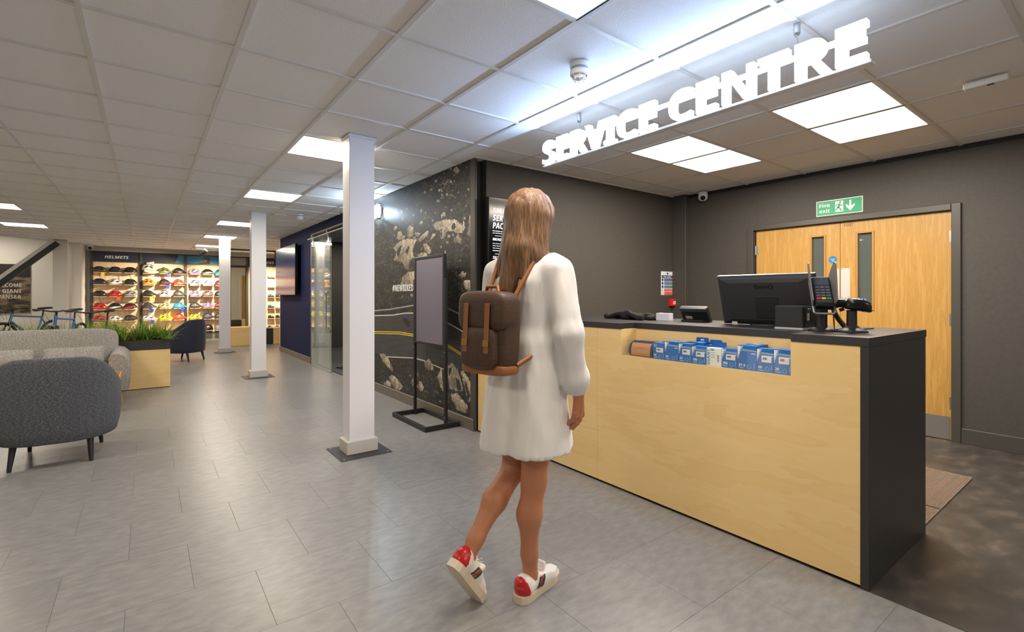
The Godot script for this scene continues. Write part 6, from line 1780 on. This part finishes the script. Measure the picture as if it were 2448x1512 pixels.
# ---------------------------------------------------------------- fittings
func small_fittings() -> void:
	for k in 2:
		var c := on_y([1385, 718][k], [158, 514][k], CEIL - 0.01)
		var o := thing("smoke_detector", ["white smoke detector on the ceiling in front of the hanging sign", "small white smoke detector on the ceiling before the navy wall"][k], "smoke detector", Vector3(c.x, CEIL, c.z), 0.0, "smoke detectors")
		put("base", lathe(S(), [[0.052, 0.001], [0.052, -0.022], [0.046, -0.024]], 28), M.white, o)
		put("clear_ring", lathe(S(), [[0.045, -0.022], [0.047, -0.036], [0.05, -0.038]], 28), flat(srgb(150, 165, 190), 0.2), o)
		put("head", lathe(S(), [[0.05, -0.037], [0.05, -0.062], [0.042, -0.066]], 28), M.white, o)
		put("sensor_cage", lathe(S(), [[0.034, -0.064], [0.032, -0.084], [0.0, -0.092]], 24), M.white, o)
		for q in 8:
			var a := TAU * q / 8
			put("rib", tube(S(), [Vector3(cos(a) * 0.044, -0.064, sin(a) * 0.044), Vector3(cos(a) * 0.03, -0.088, sin(a) * 0.03)], 0.003, 5), M.white, o)
	var p := on_y(2357, 196, CEIL - 0.02)
	var d := thing("door_contact_box", "slim white plastic box fixed to the ceiling near the door wall", "ceiling box", Vector3(p.x, CEIL - 0.004, p.z), 0.0)
	put("housing", box(Vector3(0, -0.018, 0), Vector3(0.045, 0.036, 0.19), 0.005), M.white, d)
	put("slot", box(Vector3(0, -0.0365, 0.02), Vector3(0.02, 0.002, 0.03)), M.black, d)
	# camera domes
	var e := thing("security_camera", "white dome security camera in the charcoal corner under the ceiling", "security camera", Vector3(5.36, CEIL, -3.30))
	put("mount", lathe(S(), [[0.05, 0.0], [0.055, -0.02], [0.05, -0.03]], 24), M.white, e)
	put("ball", lathe(S(), [[0.05, -0.028], [0.056, -0.05], [0.05, -0.085], [0.03, -0.105], [0.0, -0.11]], 24), M.white, e)
	put("lens", lathe(S(), [[0.0, 0.062], [0.02, 0.060], [0.03, 0.045]], 20, Transform3D(Basis(Vector3(0.5, 0, 0.87).normalized(), 1.95), Vector3(0, -0.06, 0))), M.black_gloss, e)
	var e2 := thing("security_camera", "white dome security camera beside the HELMETS header", "security camera", Vector3(-1.12, CEIL, -15.95))
	put("mount", lathe(S(), [[0.06, 0.0], [0.065, -0.02], [0.05, -0.03]], 20), M.white, e2)
	put("ball", lathe(S(), [[0.05, -0.028], [0.056, -0.05], [0.05, -0.085], [0.03, -0.105], [0.0, -0.11]], 20), M.white, e2)
	put("lens", lathe(S(), [[0.0, 0.064], [0.03, 0.060], [0.04, 0.04]], 16, Transform3D(Basis(Vector3.RIGHT, 1.9), Vector3(0, -0.06, 0))), M.black_gloss, e2)
	# floor-standing poster frame
	var s := thing("poster_stand", "black steel poster stand holding a blank lilac-grey panel in front of the mural", "poster stand", Vector3(2.2, 0, -4.32))
	var fr := S()
	bx(fr, Vector3(-0.19, 0.0225, 0.0), Vector3(0.025, 0.045, 0.73), 0.002)
	bx(fr, Vector3(0.145, 0.0225, 0.0), Vector3(0.025, 0.045, 0.73), 0.002)
	for z in [-0.3525, 0.3525]: bx(fr, Vector3(-0.0225, 0.0225, z), Vector3(0.31, 0.045, 0.025), 0.002)
	put("base_frame", fr, M.black, s)
	for z in [-0.325, 0.325]:
		var po := put("post", box(Vector3(0.03, 0.70, z), Vector3(0.028, 1.40, 0.028), 0.002), M.black, s)
		for y in [0.09, 0.70]: put("bolt", lathe(S(), [[0.005, 0.0], [0.004, 0.003], [0.0, 0.003]], 8, Transform3D(Basis(Vector3.BACK, PI / 2), Vector3(0.016, y, z))), M.steel, po)
	var pf := S()
	for z in [-0.298, 0.298]: bx(pf, Vector3(0.03, 1.185, z), Vector3(0.03, 0.88, 0.026), 0.003)
	for y in [0.758, 1.612]: bx(pf, Vector3(0.03, y, 0.0), Vector3(0.03, 0.026, 0.57), 0.003)
	put("panel_frame", pf, M.black, s)
	put("blank_panel", box(Vector3(0.03, 1.185, 0), Vector3(0.012, 0.84, 0.575)), flat(srgb(110, 106, 120), 0.28), s)
	# door mat
	var m := thing("door_mat", "brown ribbed doormat of two pieces on the dark floor behind the counter", "mat", Vector3(3.85, 0.002, -1.2))
	put("mat_piece", box(Vector3(0.18, 0.005, -0.02), Vector3(0.80, 0.010, 0.94), 0.002), M.mat, m)
	put("mat_piece", box(Vector3(-0.415, 0.005, 0.0), Vector3(0.37, 0.010, 0.90), 0.002), M.mat, m)
	for q in 2:
		var rb := S()
		for k in (46 if q == 0 else 21):
			bx(rb, Vector3((-0.215 if q == 0 else -0.59) + k * 0.0172, 0.0115, -0.02 if q == 0 else 0.0), Vector3(0.009, 0.003, 0.93 if q == 0 else 0.89))
		put("ribbing", rb, M.mat, m).set_meta("kind", "stuff")

# ---------------------------------------------------------------- the walking customer
func hand_prims(w: Vector3, s: float) -> Array:
	# s = 1 for the hand whose palm faces -x
	var r := []
	var q := func(x, y, z): return w + Vector3(-x * s, y, z)
	r.append([w + Vector3(0, 0.05, 0.0), w, 0.0235, 0.022])
	r.append([w, q.call(0.0, -0.085, -0.022), 0.021, 0.0135])
	r.append([w, q.call(0.0, -0.09, 0.0), 0.021, 0.0135])
	r.append([w, q.call(0.002, -0.082, 0.024), 0.019, 0.0125])
	var F := [[-0.026, 0.090, 0.030, 0.024, 0.018], [-0.008, 0.094, 0.034, 0.026, 0.019], [0.010, 0.091, 0.031, 0.025, 0.018], [0.027, 0.082, 0.025, 0.019, 0.016]]
	for f in F:
		var a: Vector3 = q.call(0.0, -f[1] + 0.01, f[0])
		var b: Vector3 = q.call(0.014, -f[1] - f[2] + 0.008, f[0] - 0.004)
		var c: Vector3 = q.call(0.034, -f[1] - f[2] - f[3] * 0.55, f[0] - 0.002)
		var d: Vector3 = q.call(0.048, -f[1] - f[2] - f[3] * 0.6 + 0.004, f[0])
		r.append([a, b, 0.0092, 0.0086]); r.append([b, c, 0.0086, 0.0078]); r.append([c, d, 0.0078, 0.0066])
	var t0: Vector3 = q.call(0.006, -0.028, -0.018); var t1: Vector3 = q.call(0.020, -0.062, -0.040); var t2: Vector3 = q.call(0.028, -0.088, -0.042); var t3: Vector3 = q.call(0.036, -0.106, -0.038)
	r.append([t0, t1, 0.013, 0.0105]); r.append([t1, t2, 0.0102, 0.0092]); r.append([t2, t3, 0.009, 0.0072])
	return r
func person() -> void:
	var turn := -1.328
	var at := Vector3(1.30, 0, -1.62)
	var o := thing("person", "person in a short white shirt dress walking past the counter in white sneakers", "person", at, turn)
	var skin := S()
	var wr := Vector3(0.232, 0.835, -0.035); var wl := Vector3(-0.195, 0.87, -0.13)
	var B := [
		[Vector3(0, 1.30, 0), Vector3(0, 0.95, 0), 0.085, 0.09], [Vector3(-0.06, 0.92, 0), Vector3(0.06, 0.92, 0), 0.095, 0.095],
		[Vector3(0.08, 0.88, 0), Vector3(0.056, 0.66, 0.012), 0.088, 0.072], [Vector3(0.056, 0.66, 0.012), Vector3(0.05, 0.46, 0.022), 0.070, 0.050], [Vector3(0.05, 0.46, 0.018), Vector3(0.05, 0.33, 0.052), 0.048, 0.050], [Vector3(0.05, 0.33, 0.052), Vector3(0.05, 0.17, 0.052), 0.048, 0.032], [Vector3(0.05, 0.17, 0.052), Vector3(0.05, 0.07, 0.045), 0.031, 0.032], [Vector3(0.05, 0.05, 0.045), Vector3(0.05, 0.04, -0.05), 0.028, 0.024],
		[Vector3(-0.08, 0.88, 0), Vector3(-0.08, 0.66, -0.025), 0.088, 0.072], [Vector3(-0.08, 0.66, -0.015), Vector3(-0.082, 0.47, -0.015), 0.070, 0.050], [Vector3(-0.082, 0.47, -0.01), Vector3(-0.085, 0.375, 0.115), 0.048, 0.050], [Vector3(-0.085, 0.375, 0.115), Vector3(-0.088, 0.255, 0.228), 0.047, 0.031], [Vector3(-0.088, 0.255, 0.228), Vector3(-0.09, 0.20, 0.272), 0.030, 0.029], [Vector3(-0.09, 0.185, 0.274), Vector3(-0.09, 0.115, 0.238), 0.024, 0.02],
		[Vector3(-0.13, 1.335, 0), Vector3(0.13, 1.335, 0), 0.05, 0.05], [Vector3(0, 1.36, 0.0), Vector3(0, 1.47, -0.02), 0.052, 0.047],
		[Vector3(0.165, 1.33, 0), Vector3(0.225, 1.08, 0.03), 0.045, 0.036], [Vector3(0.225, 1.08, 0.03), wr + Vector3(0, 0.02, 0), 0.036, 0.024],
		[Vector3(-0.165, 1.33, 0), Vector3(-0.21, 1.08, 0.0), 0.045, 0.036], [Vector3(-0.21, 1.08, 0.0), wl + Vector3(0, 0.02, 0), 0.036, 0.024]]
	sdf_mesh(skin, B, 0.012, 0.03)
	sdf_mesh(skin, [[Vector3(0, 1.585, 0.005), Vector3(0, 1.575, -0.015), 0.088, 0.082], [Vector3(0, 1.54, -0.045), Vector3(0, 1.50, -0.055), 0.058, 0.045], [Vector3(0, 1.475, -0.06), Vector3(0, 1.468, -0.075), 0.03, 0.024], [Vector3(0, 1.50, 0.0), Vector3(0, 1.42, -0.005), 0.05, 0.048],
		[Vector3(0, 1.565, -0.098), Vector3(0, 1.53, -0.118), 0.008, 0.012], [Vector3(-0.022, 1.588, -0.088), Vector3(0.022, 1.588, -0.088), 0.014, 0.014], [Vector3(-0.016, 1.497, -0.098), Vector3(0.016, 1.497, -0.098), 0.007, 0.007], [Vector3(0.084, 1.56, 0.005), Vector3(0.086, 1.53, 0.0), 0.014, 0.010], [Vector3(-0.084, 1.56, 0.005), Vector3(-0.086, 1.53, 0.0), 0.014, 0.010]], 0.006, 0.014, Transform3D(Basis.IDENTITY, Vector3(0, 0, -0.03)))
	sdf_mesh(skin, hand_prims(wr, 1.0), 0.0032, 0.006)
	sdf_mesh(skin, hand_prims(wl, -1.0), 0.0032, 0.006)
	put("body", skin, M.skin, o)
	for s in [-1.0, 1.0]:
		put("eye", lathe(S(), [[0.0, 0.011], [0.008, 0.008], [0.011, 0.0], [0.008, -0.008], [0.0, -0.011]], 12, Transform3D(Basis.IDENTITY, Vector3(0.03 * s, 1.565, -0.118))), flat(srgb(60, 44, 34), 0.2), o)
	put("lips", tube(S(), [Vector3(-0.02, 1.498, -0.131), Vector3(0, 1.50, -0.137), Vector3(0.02, 1.498, -0.131)], 0.005, 6), flat(srgb(176, 96, 88), 0.5), o)
	# dress
	var nz := FastNoiseLite.new(); nz.seed = 4; nz.frequency = 7.0; nz.fractal_octaves = 2
	var D := [[Vector3(-0.062, 1.28, 0.0), Vector3(-0.058, 1.02, 0.0), 0.100, 0.098], [Vector3(0.062, 1.28, 0.0), Vector3(0.058, 1.02, 0.0), 0.100, 0.098],
		[Vector3(-0.058, 1.02, 0.005), Vector3(-0.082, 0.60, 0.01), 0.105, 0.135], [Vector3(0.058, 1.02, 0.005), Vector3(0.078, 0.60, 0.012), 0.105, 0.135],
		[Vector3(-0.13, 1.338, 0), Vector3(0.13, 1.338, 0), 0.064, 0.064], [Vector3(0, 1.36, 0.0), Vector3(0, 1.415, -0.008), 0.07, 0.06],
		[Vector3(0.162, 1.33, 0), Vector3(0.225, 1.08, 0.03), 0.062, 0.055], [Vector3(0.225, 1.08, 0.03), Vector3(0.232, 0.90, -0.015), 0.054, 0.050], [Vector3(0.232, 0.90, -0.015), Vector3(0.232, 0.865, -0.028), 0.049, 0.036],
		[Vector3(-0.162, 1.33, 0), Vector3(-0.21, 1.08, 0.0), 0.066, 0.060], [Vector3(-0.21, 1.08, 0.0), Vector3(-0.198, 0.925, -0.09), 0.060, 0.054], [Vector3(-0.198, 0.925, -0.09), Vector3(-0.196, 0.90, -0.11), 0.05, 0.038]]
	put("shirt_dress", sdf_mesh(S(), D, 0.010, 0.03, Transform3D.IDENTITY, nz, 0.0075, Vector3(1.9, 0.45, 1.9), [[Vector3(0.06, -1, -0.10), -0.590]]), M.cotton, o)
	put("collar", sdf_mesh(S(), [[Vector3(-0.045, 1.415, 0.03), Vector3(0.045, 1.415, 0.03), 0.022, 0.022], [Vector3(0.05, 1.415, 0.02), Vector3(0.03, 1.40, -0.055), 0.020, 0.016], [Vector3(-0.05, 1.415, 0.02), Vector3(-0.03, 1.40, -0.055), 0.020, 0.016]], 0.006, 0.012), M.cotton, o)
	# hair
	var hn := FastNoiseLite.new(); hn.seed = 9; hn.frequency = 1.0; hn.fractal_octaves = 2
	var Hh := [[Vector3(0, 1.592, -0.018), Vector3(0, 1.585, -0.03), 0.102, 0.099], [Vector3(0, 1.59, 0.015), Vector3(0.0, 1.43, 0.045), 0.084, 0.074], [Vector3(0.0, 1.43, 0.045), Vector3(-0.03, 1.26, 0.10), 0.072, 0.036],
		[Vector3(-0.058, 1.56, 0.0), Vector3(-0.075, 1.38, 0.04), 0.05, 0.04], [Vector3(0.06, 1.56, 0.0), Vector3(0.072, 1.39, 0.03), 0.052, 0.042], [Vector3(0.072, 1.40, 0.025), Vector3(0.115, 1.335, 0.01), 0.036, 0.014], [Vector3(-0.075, 1.38, 0.04), Vector3(-0.09, 1.29, 0.075), 0.038, 0.018], [Vector3(0.03, 1.42, 0.06), Vector3(0.05, 1.31, 0.085), 0.045, 0.02]]
	put("hair", sdf_mesh(S(), Hh, 0.007, 0.03, Transform3D.IDENTITY, hn, 0.006, Vector3(34, 3.0, 34), [[Vector3(0, -0.35, -1), -0.435]]), M.hair, o)
	# shoes
	shoe(o, Transform3D(Basis.IDENTITY, Vector3(0.05, 0.001, 0.03)), 1.0)
	shoe(o, Transform3D(Basis(Vector3.RIGHT, -0.95), Vector3(-0.09, 0.122, 0.307)), -1.0)
	# backpack
	var b := thing("backpack", "brown leather backpack with tan straps worn by the walking person", "backpack", at, turn)
	var bf := Transform3D(Basis(Vector3.RIGHT, -0.05), Vector3(-0.035, 1.085, 0.195)).scaled_local(Vector3(0.9, 0.95, 0.9))
	put("bag_body", soft(S(), Vector3.ZERO, Vector3(0.27, 0.33, 0.13), 4.5, bf, 32, 20), M.bag, b)
	put("front_pocket", soft(S(), Vector3(0, -0.06, 0.065), Vector3(0.20, 0.17, 0.07), 4.5, bf), M.bag, b)
	put("flap", soft(S(), Vector3(0, 0.09, 0.02), Vector3(0.285, 0.17, 0.145), 4.5, bf, 32, 18), M.bag, b)
	for s in [-1, 1]:
		var stp := put("flap_strap", box(Vector3(0.062 * s, 0.02, 0.100), Vector3(0.026, 0.20, 0.004), 0.001, bf), M.leather, b)
		put("buckle", box(Vector3(0.062 * s, -0.04, 0.104), Vector3(0.032, 0.026, 0.004), 0.001, bf), flat(srgb(190, 150, 80), 0.3, 0.8), stp)
		put("shoulder_strap", tube(S(), [bf * Vector3(0.08 * s, 0.14, -0.05), Vector3(0.10 * s - 0.01, 1.40, 0.05), Vector3(0.105 * s - 0.005, 1.412, 0.0), Vector3(0.11 * s, 1.36, -0.075), Vector3(0.125 * s, 1.22, -0.108), Vector3(0.150 * s, 1.06, -0.02), bf * Vector3(0.12 * s, -0.13, -0.04)], 0.010, 8), M.leather, b)
	put("top_handle", tube(S(), [bf * Vector3(-0.04, 0.155, 0.0), bf * Vector3(-0.03, 0.195, 0.0), bf * Vector3(0.03, 0.195, 0.0), bf * Vector3(0.04, 0.155, 0.0)], 0.008, 8), M.leather, b)
	put("base_trim", soft(S(), Vector3(0, -0.148, 0.0), Vector3(0.262, 0.05, 0.135), 4.5, bf), M.leather, b)

func shoe(o: Node3D, xf: Transform3D, side: float) -> void:
	var P := [[Vector3(0, 0.052, 0.060), Vector3(0, 0.066, 0.062), 0.036, 0.034], [Vector3(0, 0.05, 0.05), Vector3(0, 0.052, -0.03), 0.037, 0.037], [Vector3(0, 0.072, 0.0), Vector3(0, 0.062, -0.05), 0.028, 0.028], [Vector3(0, 0.046, -0.03), Vector3(0.004 * side, 0.040, -0.09), 0.039, 0.038], [Vector3(0.004 * side, 0.038, -0.09), Vector3(0.0, 0.034, -0.135), 0.038, 0.028]]
	var top := [Vector3(0, 1, -0.25), 0.085]
	var bot := [Vector3(0, -1, 0), -0.018]
	var g := 0.0022
	var up := put("shoe", sdf_mesh(S(), P, 0.0045, 0.02, xf, null, 0.0, Vector3.ONE, [top, bot]), flat(srgb(236, 232, 224), 0.4), o)
	var out := PackedVector2Array()
	for e in [[0.0, 0.104], [0.022, 0.100], [0.036, 0.082], [0.040, 0.05], [0.038, 0.0], [0.043, -0.06], [0.045, -0.10], [0.038, -0.14], [0.022, -0.164], [0.0, -0.170], [-0.022, -0.164], [-0.036, -0.14], [-0.041, -0.10], [-0.040, -0.06], [-0.037, 0.0], [-0.040, 0.05], [-0.036, 0.082], [-0.022, 0.100]]:
		out.append(Vector2(e[0], e[1]))
	put("sole", prism(S(), out, 0.030, xf * Transform3D(Basis(Vector3(1, 0, 0), Vector3(0, 0, 1), Vector3(0, -1, 0)), Vector3(0, 0.030, 0))), flat(srgb(214, 200, 176), 0.6), up)
	put("heel_tab", sdf_mesh(S(), P, 0.0045, 0.02, xf, null, 0.0, Vector3.ONE, [[Vector3(0, 1, -0.25), 0.083], [Vector3(0, -1, 0), -0.030], [Vector3(0, 0.25, -1), -0.052]], g), flat(srgb(190, 24, 30), 0.3), up)
	var gr := flat(srgb(20, 72, 48), 0.5); var rd := flat(srgb(176, 26, 32), 0.5)
	for s in [-1.0, 1.0]:
		for k in 3:
			var z := 0.012 - 0.0125 * k
			put("side_stripe", sdf_mesh(S(), P, 0.004, 0.02, xf, null, 0.0, Vector3.ONE, [[Vector3(0, 0.45, 1), z + 0.02], [Vector3(0, -0.45, -1), -(z + 0.02 - 0.0125)], [Vector3(0, 1, 0), 0.074], [Vector3(0, -1, 0), -0.030], [Vector3(-s, 0, 0), -0.014]], g), rd if k == 1 else gr, up)
	put("tongue", soft(S(), Vector3(0, 0.088, -0.012), Vector3(0.046, 0.05, 0.02), 4.0, xf * Transform3D(Basis(Vector3.RIGHT, -0.5), Vector3(0, 0.012, 0.0)), 16, 10), flat(srgb(232, 228, 222), 0.5), up)
	var lc := S()
	for k in 6:
		var z := -0.022 - 0.012 * k
		var y := 0.0935 - 0.0036 * k - 0.0008 * k * k
		tube(lc, [xf * Vector3(-0.020, y - 0.006, z - 0.003), xf * Vector3(-0.008, y + 0.001, z), xf * Vector3(0.008, y + 0.001, z + 0.001), xf * Vector3(0.020, y - 0.006, z - 0.003)], 0.0023, 6)
	for s in [-1.0, 1.0]: tube(lc, [xf * Vector3(0, 0.098, -0.018), xf * Vector3(0.014 * s, 0.112, -0.02), xf * Vector3(0.022 * s, 0.104, -0.03), xf * Vector3(0.006 * s, 0.098, -0.022)], 0.0022, 6)
	put("laces", lc, flat(srgb(240, 238, 234), 0.7), up)
	put("lettering", letters("GUCCI", 0.030, 0.007, 0.0006, true, 0, true, xf * Transform3D(Basis(Vector3.UP, 0.35 * side), Vector3(0.012 * side, 0.064, 0.0985))), flat(srgb(206, 120, 110), 0.4), up)
